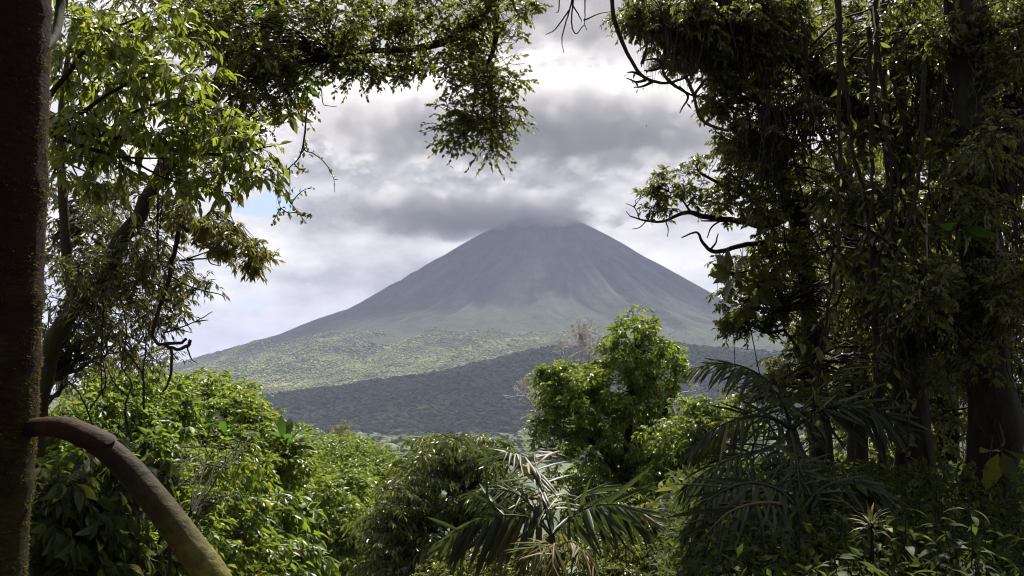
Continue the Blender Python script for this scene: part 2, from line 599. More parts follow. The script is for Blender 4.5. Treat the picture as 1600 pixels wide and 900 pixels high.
na, nr = 900, 230
aa = np.linspace(-math.pi, math.pi, na)
rr = np.concatenate([np.linspace(.5, 3600, 190), np.linspace(3660, 7600, 40)])
A, Rr = np.meshgrid(aa, rr, indexing='ij')
X, Y = VX + np.sin(A) * Rr, VD + np.cos(A) * Rr
g = Geo()
g.add(np.stack([X, Y, volcano_z(X, Y)], -1), grid_faces(na, nr)[:, ::-1], 0, 0, True)
m, t = mat_new('volcano_slope')
geo = t.n('ShaderNodeNewGeometry')
sp = t.n('ShaderNodeSeparateXYZ', i0=geo.outputs['Position'])
n_big = t.n('ShaderNodeTexNoise', Vector=geo.outputs['Position'], Scale=.0022, Detail=7.0, Roughness=.6)
n_mid = t.n('ShaderNodeTexNoise', Vector=geo.outputs['Position'], Scale=.012, Detail=6.0, Roughness=.65)
vor = t.n('ShaderNodeTexVoronoi', Vector=geo.outputs['Position'], Scale=.09)
rock = t.ramp(n_mid.outputs[0], [(.3, (.020, .024, .025)), (.5, (.034, .038, .037)), (.72, (.060, .062, .053))])
ang = t.math('ARCTAN2', t.math('SUBTRACT', sp.outputs[0], float(VX)), t.math('SUBTRACT', sp.outputs[1], float(VD)))
rad_ = t.math('SQRT', t.math('ADD', t.math('POWER', t.math('SUBTRACT', sp.outputs[0], float(VX)), 2.0), t.math('POWER', t.math('SUBTRACT', sp.outputs[1], float(VD)), 2.0)))
pol = t.n('ShaderNodeCombineXYZ', i0=t.math('MULTIPLY_ADD', n_big.outputs[0], 3.0, t.math('MULTIPLY', ang, 13.0)), i1=t.math('MULTIPLY', rad_, .0016), i2=0.0)
strk = t.n('ShaderNodeTexNoise', Vector=pol.outputs[0], Scale=1.0, Detail=6.0, Roughness=.6)
rock = t.mix(1.0, rock, t.ramp(strk.outputs[0], [(.36, (.68, .70, .73)), (.5, (.88, .88, .89)), (.68, (1.12, 1.1, 1.06))]), 'MULTIPLY')
wood = t.ramp(n_mid.outputs[0], [(.3, (.022, .034, .018)), (.7, (.045, .06, .028))])
lit_band = t.ramp(n_mid.outputs[0], [(.3, (.075, .085, .035)), (.5, (.13, .135, .06)), (.72, (.21, .20, .10))])
hgt = t.math('MULTIPLY_ADD', t.math('SUBTRACT', n_big.outputs[0], .5), 300.0, sp.outputs[2])
k1 = t.ramp(t.math('DIVIDE', hgt, 1200.0), [(.30, (1, 1, 1)), (.50, (0, 0, 0))])
base = t.mix(k1, rock, wood)
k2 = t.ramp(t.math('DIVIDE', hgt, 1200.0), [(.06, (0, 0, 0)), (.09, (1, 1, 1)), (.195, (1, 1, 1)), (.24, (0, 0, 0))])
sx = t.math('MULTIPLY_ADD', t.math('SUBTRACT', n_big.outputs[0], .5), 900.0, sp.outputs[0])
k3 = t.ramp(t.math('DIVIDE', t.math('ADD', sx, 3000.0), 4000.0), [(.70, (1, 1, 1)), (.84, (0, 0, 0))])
base = t.mix(t.math('MULTIPLY', k2, k3), base, lit_band)  # paints the sunlit band: sunlight put into the slope colour, left side only
spk = t.ramp(vor.outputs['Distance'], [(.1, (1.12, 1.12, 1.1)), (.75, (.8, .8, .8))])
base = t.mix(t.math('MULTIPLY', k1, .8), base, t.mix(1.0, base, spk, 'MULTIPLY'))
bp = t.n('ShaderNodeBump', Strength=.8, Distance=4.0, Height=vor.outputs['Distance'])
bp.invert = True
bp2 = t.n('ShaderNodeBump', Strength=.55, Distance=22.0, Height=n_mid.outputs[0], Normal=bp.outputs[0])
pb = t.n('ShaderNodeBsdfPrincipled', Base__Color=base, Roughness=.95, Normal=bp2.outputs[0])
pb.inputs['Specular IOR Level'].default_value = .1
t.n('ShaderNodeOutputMaterial', Surface=pb.outputs[0])
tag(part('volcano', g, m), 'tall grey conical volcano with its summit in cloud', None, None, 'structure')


def ridge(name, label, D, tops, depth, m, base_z=-90, x0=None, n=(420, 70), rough=34):
    """A long hill whose crest passes through photograph pixels `tops` at distance D."""
    pts = np.array([P(px, py, D) for px, py in tops])
    xs = np.linspace(pts[0, 0], pts[-1, 0], n[0])
    crest = np.interp(xs, pts[:, 0], pts[:, 2])
    v_ = np.linspace(-1, 1, n[1])
    Xg, Vg = np.meshgrid(xs, v_, indexing='ij')
    Yg = D / math.cos(PITCH) * 0 + D + Vg * depth
    shape = np.cos(np.clip(np.abs(Vg), 0, 1) * math.pi / 2) ** .8
    Zg = base_z + (crest[:, None] - base_z) * shape
    q = np.stack([Xg / 320, Yg / 320, Xg * 0], -1)
    Zg = Zg + rough * fbm(q, 5, .55) * shape
    gg = Geo()
    gg.add(np.stack([Xg, Yg, Zg], -1), grid_faces(*n)[:, ::1], 0, 0, True)
    o = part(name, gg, m)
    return tag(o, label, None, None, 'structure'), (Xg, Yg, Zg)


def forest_mat(name, c1, c2, c3, vs=.05, dist=8.0):
    m, t = mat_new(name)
    geo = t.n('ShaderNodeNewGeometry')
    vo = t.n('ShaderNodeTexVoronoi', Vector=geo.outputs['Position'], Scale=vs)
    nn = t.n('ShaderNodeTexNoise', Vector=geo.outputs['Position'], Scale=.006, Detail=7.0, Roughness=.6)
    base = t.ramp(nn.outputs[0], [(.3, c1), (.52, c2), (.72, c3)])
    vr = t.n('ShaderNodeSeparateColor', i0=vo.outputs['Color'])
    base = t.mix(.5, base, t.mix(1.0, base, t.ramp(vr.outputs[0], [(0, (.5, .5, .5)), (1, (1.5, 1.5, 1.4))]), 'MULTIPLY'))
    bp = t.n('ShaderNodeBump', Strength=1.0, Distance=dist, Height=vo.outputs['Distance'])
    bp.invert = True
    pb = t.n('ShaderNodeBsdfPrincipled', Base__Color=base, Roughness=.95, Normal=bp.outputs[0])
    pb.inputs['Specular IOR Level'].default_value = .1
    t.n('ShaderNodeOutputMaterial', Surface=pb.outputs[0])
    return m


M_foot = forest_mat('foothill_forest', (.018, .028, .016), (.026, .038, .02), (.036, .048, .024))  # dark green also carries the cloud shadow lying on the ridge
M_hillgrass = forest_mat('far_hill_pasture', (.05, .07, .03), (.13, .125, .06), (.20, .18, .10), .02)
hill, (hx, hy, hz) = ridge('foothill', 'low dark forested ridge in front of the volcano', 3300,
                           [(-700, 690), (60, 668), (250, 655), (400, 640), (500, 622), (600, 603), (700, 589), (790, 566), (860, 552), (1000, 545), (1130, 552), (1300, 575), (1500, 610), (2200, 680)],
                           1250, M_foot, base_z=-58)
ridge('hill', 'sunlit bare hill beyond the right foot of the volcano', 6900,
      [(900, 560), (1060, 520), (1130, 512), (1165, 509), (1200, 512), (1240, 522), (1320, 545), (1500, 590), (1900, 640)], 900, M_hillgrass, n=(160, 40), rough=25)
ridge('hill', 'pale blue hill far off behind the sunlit bare hill', 12500,
      [(900, 560), (1120, 535), (1200, 508), (1240, 513), (1300, 505), (1500, 530), (2300, 620)], 2500, M_foot, n=(120, 30), rough=60)


def gn_forest(name, label, pts, sc, m, res=2):
    """A far-off wood: knobbly crowns on scattered points (one object)."""
    me = bpy.data.meshes.new(name)
    me.from_pydata(pts.tolist(), [], [])
    at = me.attributes.new('size', 'FLOAT', 'POINT')
    at.data.foreach_set('value', sc.astype(np.float32))
    o = link(bpy.data.objects.new(name, me))
    me.materials.append(m)
    tr = bpy.data.node_groups.new(name + '_crowns', 'GeometryNodeTree')
    tr.interface.new_socket('Geometry', in_out='INPUT', socket_type='NodeSocketGeometry')
    tr.interface.new_socket('Geometry', in_out='OUTPUT', socket_type='NodeSocketGeometry')
    q = NT(tr)
    gi, go = q.n('NodeGroupInput'), q.n('NodeGroupOutput')
    ico = q.n('GeometryNodeMeshIcoSphere', Radius=1.0, Subdivisions=res)
    nz = q.n('ShaderNodeTexNoise', Scale=1.7, Detail=2.0)
    nm = q.n('GeometryNodeInputNormal')
    off = q.n('ShaderNodeVectorMath', _operation='SCALE', i0=nm.outputs[0])
    q.set(off.inputs['Scale'], q.math('MULTIPLY', q.math('SUBTRACT', nz.outputs[0], .5), 1.5))
    spn = q.n('GeometryNodeSetPosition', Geometry=ico.outputs[0], Offset=off.outputs[0])
    sm = q.n('GeometryNodeSetMaterial', Geometry=spn.outputs[0], Material=m)
    na_ = q.n('GeometryNodeInputNamedAttribute', _data_type='FLOAT', Name='size')
    rv = q.n('FunctionNodeRandomValue', _data_type='FLOAT_VECTOR')
    rv.inputs[1].default_value = (.4, .4, 6.28)
    scv = q.n('ShaderNodeVectorMath', _operation='SCALE', i0=(1.0, 1.0, .58))
    q.set(scv.inputs['Scale'], na_.outputs[0])
    ip = q.n('GeometryNodeInstanceOnPoints', Points=gi.outputs[0], Instance=sm.outputs[0], Rotation=rv.outputs[0], Scale=scv.outputs[0])
    q.set(go.inputs[0], ip.outputs[0])
    md = o.modifiers.new('crowns', 'NODES')
    md.node_group = tr
    return tag(o, label, None, None, 'stuff')


def crown_mat(name, c1, c2, c3):
    m, t = mat_new(name)
    oi = t.n('ShaderNodeObjectInfo')
    geo = t.n('ShaderNodeNewGeometry')
    nn = t.n('ShaderNodeTexNoise', Vector=geo.outputs['Position'], Scale=.8, Detail=4.0)
    base = t.ramp(oi.outputs['Random'], [(0, c1), (.6, c2), (1, c3)])
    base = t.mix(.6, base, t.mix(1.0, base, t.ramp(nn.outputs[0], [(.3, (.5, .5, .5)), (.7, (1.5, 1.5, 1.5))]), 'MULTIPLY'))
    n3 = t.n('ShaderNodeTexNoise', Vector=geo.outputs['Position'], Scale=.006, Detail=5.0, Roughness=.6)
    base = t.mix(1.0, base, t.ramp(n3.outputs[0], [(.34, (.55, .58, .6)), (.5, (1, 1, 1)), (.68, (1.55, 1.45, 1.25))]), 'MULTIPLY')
    bp = t.n('ShaderNodeBump', Strength=1.0, Distance=1.2, Height=nn.outputs[0])
    pb = t.n('ShaderNodeBsdfPrincipled', Base__Color=base, Roughness=.95, Normal=bp.outputs[0])
    t.n('ShaderNodeOutputMaterial', Surface=pb.outputs[0])
    return m


M_cr1 = crown_mat('lowland_crown', (.03, .05, .018), (.07, .095, .03), (.16, .17, .07))
M_cr2 = crown_mat('foothill_crown', (.016, .026, .014), (.022, .034, .017), (.032, .045, .02))  # dark crowns: cloud shadow on the ridge put into their colour
M_cr3 = crown_mat('lit_band_crown', (.07, .088, .032), (.135, .15, .055), (.21, .21, .085))  # pale crowns: sun on the lower slope put into their colour
# lowland wood at the foot of the hills
n = 7000
yy = rng.uniform(1000, 2250, n)
xx = rng.uniform(-.62, .62, n) * yy
clear = fbm(np.stack([xx / 160, yy / 160, xx * 0], -1), 3)
ok = clear > -.22
xx, yy = xx[ok], yy[ok]
sz = rng.uniform(5, 11, len(xx)) * (1 + .6 * (rng.random(len(xx)) > .93))
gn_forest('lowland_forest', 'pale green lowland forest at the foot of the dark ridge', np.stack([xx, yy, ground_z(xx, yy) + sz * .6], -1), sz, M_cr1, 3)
# wood on the foothill's near face
n = 110000
ii, jj = rng.integers(0, hx.shape[0] - 1, n), rng.integers(1, 40, n)
fx, fy = rng.random(n), rng.random(n)


def lerp2(Z):
    return (Z[ii, jj] * (1 - fx) + Z[ii + 1, jj] * fx) * (1 - fy) + (Z[ii, jj + 1] * (1 - fx) + Z[ii + 1, jj + 1] * fx) * fy


p = np.stack([lerp2(hx), lerp2(hy), lerp2(hz)], -1)
p = p[np.abs(p[:, 0]) < .56 * p[:, 1]]
sz = rng.uniform(3.2, 7, len(p)) * np.where(rng.random(len(p)) > .92, 1.7, 1.0)
p[:, 2] += sz * .4
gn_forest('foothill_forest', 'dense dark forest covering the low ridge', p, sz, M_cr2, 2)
# scrub trees on the lower cone: sunlight put into their pale colour
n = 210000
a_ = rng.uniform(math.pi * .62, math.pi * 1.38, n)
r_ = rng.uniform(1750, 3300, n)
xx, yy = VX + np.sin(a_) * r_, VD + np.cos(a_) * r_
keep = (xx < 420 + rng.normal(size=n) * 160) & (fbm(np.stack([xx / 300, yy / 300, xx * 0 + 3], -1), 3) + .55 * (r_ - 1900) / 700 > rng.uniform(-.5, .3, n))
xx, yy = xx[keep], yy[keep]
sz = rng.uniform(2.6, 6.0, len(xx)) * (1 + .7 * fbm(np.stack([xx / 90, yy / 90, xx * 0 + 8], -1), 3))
gn_forest('slope_forest', 'open woodland on the lower slope of the volcano, sunlight put into its pale colour', np.stack([xx, yy, volcano_z(xx, yy) + sz * .3], -1), sz, M_cr3, 2)

# air
HZ = 23000.0
bx = Geo()
zt, zb = 1330.0, -120.0
cv = np.array([[x, y, z] for z in (zb, zt) for y in (-HZ, HZ) for x in (-HZ, HZ)])
bx.add(cv, [[0, 2, 3, 1], [4, 5, 7, 6], [0, 1, 5, 4], [2, 6, 7, 3], [0, 4, 6, 2], [1, 3, 7, 5]])
m, t = mat_new('haze_air')
pv = t.n('ShaderNodeVolumePrincipled', Color=(.63, .70, 1.0, 1), Density=5.6e-5)
t.n('ShaderNodeOutputMaterial', Volume=pv.outputs[0])
tag(part('haze', bx, m), 'pale blue haze filling the valley air', None, None, 'stuff')
# the cloud bank that sits on the summit
def cloud(name, label, px, py, d, rx, ry, rd, seed, dens):
    c, r = px_clump(px, py, d, rx, ry, rd)
    th, ph = np.meshgrid(np.linspace(0, 2 * math.pi, 49), np.linspace(0, math.pi, 25), indexing='ij')
    dd = np.stack([np.sin(ph) * np.cos(th), np.sin(ph) * np.sin(th), np.cos(ph)], -1)
    gg = Geo()
    gg.add(dd * r, grid_faces(49, 25)[:, ::-1], 0, 0, True)
    m, t = mat_new(name + '_vapour')
    tcn = t.n('ShaderNodeTexCoord')
    q = t.n('ShaderNodeVectorMath', _operation='DIVIDE', i0=tcn.outputs['Object'], i1=tuple(r))
    ln = t.n('ShaderNodeVectorMath', _operation='LENGTH', i0=q.outputs[0])
    off = t.n('ShaderNodeVectorMath', _operation='ADD', i0=tcn.outputs['Object'], i1=(seed * 911.0, 0, 0))
    st = t.n('ShaderNodeVectorMath', _operation='MULTIPLY', i0=off.outputs[0], i1=(1, 1, 1.5))
    nz = t.n('ShaderNodeTexNoise', Vector=st.outputs[0], Scale=.0046, Detail=7.0, Roughness=.62)
    den = t.math('ADD', t.math('SUBTRACT', .78, ln.outputs['Value']), t.math('MULTIPLY', t.math('SUBTRACT', nz.outputs[0], .5), 2.3))
    den = t.math('MULTIPLY', t.math('MULTIPLY', den, 3.0, clamp=True), dens)
    pv = t.n('ShaderNodeVolumePrincipled', Color=(.84, .83, .86, 1), Density=den, Anisotropy=.2)
    t.n('ShaderNodeOutputMaterial', Volume=pv.outputs[0])
    o = part(name, gg, m)
    o.location = c
    return tag(o, label, None, None, 'stuff')


cloud('cloud', 'broad grey cloud deck above and behind the summit', 860, 188, 6850, 620, 88, 1050, 2, .008)
cloud('cloud', 'grey cloud deck over the valley at the top of the picture', 950, -18, 3700, 1150, 80, 900, 3, .010)
cloud('cloud', 'grey cloud bank lying on the summit of the volcano', 738, 333, 6050, 262, 36, 760, 1, .009)
# ------------------------------------------------------------------ near vegetation
T_small = leaf_small(.22, .10)
T_narrow = leaf_small(.13, .06)
T_round = leaf_small(.30, .10)
T_lance = leaf_large(.17, .30, .28)
T_big = leaf_large(.22, .22, .22)
T_obov = leaf_large(.16, .22, .38, ob=.8)
T_under = leaf_large(.21, .25, .38)


def tpl_mesh(name, tpl, mat):
    g = Geo()
    g.add(tpl[0], tpl[1], 0.0, 0, True)
    return g.mesh(name, mat)


def project(p):
    q = p - CAM
    d = q @ FWD
    return 800 + F * (q @ RGT) / d, 450 - F * (q @ UPV) / d, d


def add_leaves(tree, arr, tpl, mat, pieces=0, name='foliage', big=None, piece_name='leaf', smooth_=False):
    pos, R, sc, at = arr
    keep = np.ones(len(pos), bool)
    if pieces:
        x, y, d = project(pos)
        vis = (x > -10) & (x < 1610) & (y > -10) & (y < 910) & (d > .3)
        score = np.where(vis, sc / d, -1)
        idx = np.argsort(-score)[:pieces]
        me = tpl_mesh(piece_name, big or tpl, mat)
        for i in idx:
            piece(piece_name, me, pos[i], R[i], sc[i], tree)
        keep[idx] = False
    if keep.any():
        g = Geo()
        put_leaves(g, tpl, pos[keep], R[keep], sc[keep], at[keep], 0, smooth_)
        part(name, g, mat, tree, 'stuff')


def twig_tubes(g, tw, r0, r1=.0015, S=3):
    tubes(g, tw, np.linspace(r0, r1, tw.shape[1])[None], S)


def cat_arr(*a):
    return tuple(np.concatenate(z) for z in zip(*a))


# ---- the mossy ringed tree at the left edge, with its arching prop root
def trunk_edge(y):
    return np.interp(y, [-400, 0, 250, 450, 640, 800, 900, 1400], [78, 73, 67, 61, 52, 42, 35, 6])


D0 = 3.0
ys = np.linspace(-900, 1500, 140)
cpt = np.array([P(trunk_edge(y) - 78, y, D0) for y in ys])
rr_ = np.full(140, 78 / F * D0)
zz = cpt[:, 2]
ringpos = np.arange(-3, 9, .335) + .12 * np.sin(np.arange(-3, 9, .335) * 5)
dmin = np.min(np.abs(zz[:, None] - ringpos[None]), 1)
rr_ = rr_ * (1 + .045 * np.exp(-(dmin / .018) ** 2)) * (1 + .05 * fbm(cpt * 3, 3))
mt = thing('mossy_tree', 'dark mossy ringed trunk at the left edge with an arching prop root', 'tree', (cpt[-1][0], cpt[-1][1], gz(cpt[-1][0], cpt[-1][1])))
g = Geo()
tubes(g, cpt[None], rr_[None], 30)
m, t = mat_new('ringed_bark')
geo = t.n('ShaderNodeNewGeometry')
st = t.n('ShaderNodeVectorMath', _operation='MULTIPLY', i0=geo.outputs['Position'], i1=(1, 1, 4.0))
n1 = t.n('ShaderNodeTexNoise', Vector=st.outputs[0], Scale=22.0, Detail=8.0, Roughness=.7)
n2 = t.n('ShaderNodeTexNoise', Vector=geo.outputs['Position'], Scale=7.0, Detail=6.0, Roughness=.6)
sp = t.n('ShaderNodeSeparateXYZ', i0=geo.outputs['Position'])
base = t.ramp(n1.outputs[0], [(.3, (.009, .004, .0035)), (.6, (.024, .011, .008)), (.8, (.042, .021, .015))])
low = t.math('MULTIPLY_ADD', sp.outputs[2], -.32, t.math('MULTIPLY_ADD', n2.outputs[0], 1.1, .42))
k = t.ramp(low, [(.40, (0, 0, 0)), (.58, (1, 1, 1))])
base = t.mix(k, base, t.ramp(n1.outputs[0], [(.35, (.012, .012, .004)), (.65, (.04, .038, .009))]))
bp = t.n('ShaderNodeBump', Strength=.8, Distance=.012, Height=n1.outputs[0])
pb = t.n('ShaderNodeBsdfPrincipled', Base__Color=base, Roughness=.9, Normal=bp.outputs[0])
pb.inputs['Specular IOR Level'].default_value = .1
t.n('ShaderNodeOutputMaterial', Surface=pb.outputs[0])
M_ring = m
part('trunk', g, M_ring, mt)
g = Geo()
limb(g, [(98, -60, 3.3), (95, 0, 3.25), (92, 30, 3.2), (86, 58, 3.12), (70, 75, 3.02)], .016, .012, 18, 9)
part('stub', g, M_bark, mt)
# moss: short blades standing off the lower trunk
n = 26000
iy = rng.integers(30, 125, n)
iy = np.where(rng.random(n) < smooth(100, 600, ys[iy]) * .9 + .1, iy, np.clip(iy + 25, 0, 125))
th = rng.uniform(-.55 * math.pi, .9 * math.pi, n)
axis = norm(cpt[iy + 1] - cpt[iy - 1])
ux = norm(np.cross(axis, np.array([[0, 1.0, 0]])))
uy = np.cross(axis, ux)
nrm = -np.cos(th)[:, None] * ux * np.sign(ux[:, :1] + 1e-9) * -1 + np.sin(th)[:, None] * -np.abs(uy) * np.array([[0, 1, 0]])
nrm = norm(nrm)
pos = cpt[iy] + nrm * rr_[iy][:, None] * .985 + (cpt[iy + 1] - cpt[iy]) * rng.random((n, 1))
clump = fbm(pos * np.array([14, 14, 9]), 3)
ok = clump > -.12
pos, nrm = pos[ok], nrm[ok]
yv = nrm + rng.normal(size=nrm.shape) * .45 - np.array([0, 0, .35])
M_moss = leaf_mat('moss', (.02, .021, .004), (.065, .06, .011), (.2, .18, .03), yfrac=.02, rough=.7, tr=.35, spec=.2)
g = Geo()
put_leaves(g, leaf_small(.16, .05), pos, frames(yv, rng.normal(size=yv.shape)), rng.uniform(.004, .012, len(pos)), rng.random(len(pos)))
part('moss', g, M_moss, mt, 'stuff')
# prop root
px_r = [(20, 676, 3.0), (48, 669, 2.98), (80, 667, 2.95), (112, 672, 2.92), (150, 690, 2.89), (195, 727, 2.85), (245, 785, 2.81), (296, 852, 2.77), (338, 912, 2.74), (375, 1000, 2.7), (420, 1110, 2.66), (470, 1250, 2.62)]
pts = curve([P(*p) for p in px_r], 90)
tt = np.linspace(0, 1, 90)
rad = np.interp(tt, [0, .045, .08, .2, .35, .5, .7, 1], np.array([26, 19, 15, 16, 19, 22, 25, 27]) / F * 2.85)
rad = rad * (1 + .035 * fbm(pts * 12, 3))
g = Geo()
tubes(g, pts[None], rad[None], 26)
g.a[-1] = np.repeat(tt, 26).astype(np.float32)
m, t = mat_new('prop_root_skin')
at = t.n('ShaderNodeAttribute', _attribute_name='v')
geo = t.n('ShaderNodeNewGeometry')
nz = t.n('ShaderNodeTexNoise', Vector=geo.outputs['Position'], Scale=30.0, Detail=7.0, Roughness=.65)
fac = t.math('MULTIPLY_ADD', t.math('SUBTRACT', nz.outputs[0], .5), .16, at.outputs['Fac'])
base = t.ramp(fac, [(.08, (.012, .007, .006)), (.125, (.02, .010, .008)), (.14, (.052, .024, .010)), (.30, (.024, .013, .007)), (.48, (.020, .014, .007)), (.58, (.04, .036, .011)), (.75, (.14, .13, .03))])
base = t.mix(.6, base, t.ramp(nz.outputs[0], [(.3, (.45, .45, .45)), (.7, (1.3, 1.3, 1.3))]), 'MULTIPLY')
bp = t.n('ShaderNodeBump', Strength=.8, Distance=.010, Height=nz.outputs[0])
pb = t.n('ShaderNodeBsdfPrincipled', Base__Color=base, Roughness=.7, Normal=bp.outputs[0])
pb.inputs['Specular IOR Level'].default_value = .12
t.n('ShaderNodeOutputMaterial', Surface=pb.outputs[0])
lich = t.n('ShaderNodeTexNoise', Vector=geo.outputs['Position'], Scale=11.0, Detail=8.0, Roughness=.7)
pb.inputs['Base Color'].default_value = (0, 0, 0, 1)
t.set(pb.inputs['Base Color'], t.mix(t.ramp(lich.outputs[0], [(.56, (0, 0, 0)), (.68, (.4, .4, .4))]), base, (.05, .05, .022)))
M_root = m
root = part('prop_root', g, M_root, mt)
# papery sheath round the root: ends in a slanting lip
g = Geo()
i0, i1 = 14, 33
sp_, sr_ = pts[i0:i1], rad[i0:i1] * np.linspace(1.05, 1.16, i1 - i0)
tubes(g, sp_[None], sr_[None], 26)
vv = g.v[-1].reshape(i1 - i0, 26, 3)
dirx = pts[i1] - pts[i1 - 4]
slant = np.cos(np.arange(26) / 26 * 2 * math.pi + 1.0)
for k_ in range(i1 - i0):
    wgt = smooth(.45, 1, k_ / (i1 - i0 - 1))
    vv[k_] += (dirx[None] * (slant[:, None] * 1.5) * wgt).astype(np.float32)
g.v[-1] = vv.reshape(-1, 3)
g.a[-1] = np.repeat(np.linspace(.17, .33, i1 - i0), 26).astype(np.float32)
part('sheath', g, M_root, root)

# ---- the leaning tree on the left: trunk, limbs, dark inner foliage, rusty spray, and the small-leaved canopy over the top
lt = thing('leaning_tree', 'leaning tree on the left whose small-leaved canopy hangs over the sky', 'tree', P(60, 900, 9) * np.array([1, 1, 0]) + np.array([0, 0, gz(*P(60, 900, 9)[:2])]))
g = Geo()
anc = []
anc.append(limb(g, [(20, 1000, 9), (45, 760, 9), (72, 575, 9), (118, 482, 9), (180, 400, 9), (243, 287, 9.1), (287, 200, 9.3), (335, 140, 9.5), (385, 85, 9.0), (430, 20, 8.5), (470, -60, 8.0)], .082, .05, 60, 12, .6))
anc.append(limb(g, [(470, -60, 8.0), (560, -120, 8.0), (680, -110, 8.0), (770, -40, 8.0), (752, 25, 8.0), (700, 62, 8.0), (640, 77, 8.0), (575, 80, 8.0), (520, 90, 7.9)], .07, .012, 44, 8))
anc.append(limb(g, [(770, -40, 8.0), (775, 60, 8.0), (748, 130, 8.0), (735, 190, 8.0)], .03, .008, 16, 6))
anc.append(limb(g, [(335, 140, 9.5), (345, 95, 9.5), (300, 50, 9.4), (230, 45, 9.2), (160, 60, 9)], .05, .015, 20, 7))
anc.append(limb(g, [(385, 85, 9.7), (330, 40, 9.8), (290, 25, 9.8), (220, -20, 9.8)], .05, .03, 14, 7))
anc.append(limb(g, [(243, 287, 9.1), (280, 250, 9), (288, 300, 8.9), (282, 345, 8.8), (300, 360, 8.8), (330, 330, 8.8)], .05, .012, 20, 7))
anc.append(limb(g, [(282, 345, 8.8), (272, 395, 8.8), (265, 435, 8.8), (253, 470, 8.8), (242, 502, 8.7), (239, 528, 8.7), (252, 538, 8.7), (278, 536, 8.7), (292, 530, 8.7)], .020, .013, 46, 8, .9))
anc.append(limb(g, [(255, 539, 8.7), (275, 546, 8.7), (290, 542, 8.7), (297, 532, 8.7)], .014, .016, 16, 7, 1.6))
anc.append(limb(g, [(268, 545, 8.7), (268, 575, 8.7), (262, 600, 8.7), (254, 612, 8.7)], .016, .008, 12, 6, .5))
anc.append(limb(g, [(118, 482, 9), (105, 400, 9), (98, 300, 9), (95, 180, 9.1), (110, 60, 9.2)], .06, .02, 22, 7))
part('trunk', g, M_mossb, lt)
A_ = np.concatenate(anc)
br = Geo()
for pl in ([(292, 405, 8.8), (320, 395, 8.8), (350, 384, 8.8)], [(280, 407, 8.8), (320, 404, 8.8), (355, 400, 8.8), (385, 410, 8.8)], [(325, 403, 8.8), (330, 412, 8.8), (345, 415, 8.8)],
           [(265, 430, 8.8), (290, 445, 8.8), (320, 455, 8.8), (345, 460, 8.8), (352, 470, 8.8)], [(320, 452, 8.8), (328, 440, 8.8)], [(255, 520, 8.8), (280, 513, 8.8), (310, 500, 8.8), (332, 487, 8.8)],
           [(305, 503, 8.8), (325, 500, 8.8)], [(270, 512, 8.8), (300, 520, 8.8)], [(292, 540, 8.7), (298, 560, 8.7), (308, 567, 8.7)], [(300, 230, 9), (285, 280, 9), (300, 330, 8.9)]):
    limb(br, pl, .008, .003, 14, 5, .6)
# canopy over the sky
cb = [(440, 40, 9.9, 95, 55, 1.0), (560, 45, 10.2, 105, 60, 1.0), (660, 40, 10.2, 90, 60, .9), (750, 60, 10.2, 55, 60, .8), (735, 145, 10.2, 48, 50, .6), (708, 205, 10.2, 28, 32, .35), (772, 212, 10.2, 38, 42, .4), (745, 180, 10.2, 30, 30, .4),
      (785, 140, 10.2, 25, 55, .4), (800, 12, 10.2, 45, 26, .5), (620, 105, 10.2, 60, 26, .5), (530, 112, 10.1, 45, 26, .5), (440, 130, 9.9, 50, 45, .6), (370, 60, 9.8, 60, 60, .8),
      (310, 30, 9.8, 60, 50, .8), (360, 165, 9.6, 35, 45, .5), (400, 120, 9.8, 60, 60, .8)]
cb = [(q[0], q[1], q[2] * .78, q[3], q[4], q[5] * .7) for q in cb]
arr, tw, cs = crown(cb, 330, .19, 8, 12, .035, T_round, droop=.25, shell=.1, twr=.003)
connect(br, cs, A_, .010, .004)
twig_tubes(br, tw, .003)
add_leaves(lt, arr, T_round, M_canopy, name='canopy_foliage')
# dark inner foliage round the trunk
cb = [(165, 370, 9.6, 85, 60, .8), (240, 420, 9.4, 60, 50, .7), (130, 450, 9.6, 60, 70, .7), (200, 490, 9.4, 75, 45, .6), (275, 480, 9.1, 30, 45, .4), (110, 330, 9.6, 40, 60, .7), (290, 440, 9.0, 30, 40, .4),
      (100, 540, 9.5, 35, 50, .5), (170, 540, 9.6, 50, 40, .5), (300, 250, 9.6, 60, 40, .5), (200, 60, 9.9, 100, 60, .8), (330, 205, 9.4, 40, 30, .4), (120, 200, 10, 60, 80, .9), (180, 300, 8.6, 60, 40, .3), (150, 430, 8.5, 60, 50, .3), (210, 400, 8.5, 40, 40, .3), (110, 560, 10.5, 50, 60, .6), (210, 560, 11, 70, 40, .6)]
cb += [(120, 330, 10.2, 60, 50, .5), (200, 370, 10.2, 60, 50, .5), (110, 430, 10.2, 40, 70, .5), (190, 450, 10.0, 70, 50, .5), (260, 460, 9.6, 50, 50, .4), (140, 520, 10, 70, 40, .5)]
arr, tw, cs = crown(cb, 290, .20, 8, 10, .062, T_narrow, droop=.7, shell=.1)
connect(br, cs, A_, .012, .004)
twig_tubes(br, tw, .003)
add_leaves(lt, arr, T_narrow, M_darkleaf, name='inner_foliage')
cb = [(335, 372, 8.8, 38, 20, .3), (375, 392, 8.8, 36, 18, .3), (400, 412, 8.8, 16, 20, .2), (300, 350, 8.8, 34, 22, .3), (350, 350, 8.8, 26, 18, .25), (270, 335, 8.9, 30, 25, .3), (405, 400, 8.8, 18, 12, .2)]
arr, tw, cs = crown(cb, 46, .12, 9, 12, .058, T_narrow, droop=.8, shell=.1)
connect(br, cs, A_, .010, .003)
twig_tubes(br, tw, .0025)
add_leaves(lt, arr, T_narrow, M_rust, name='rusty_foliage')
part('branches', br, M_bark, lt)

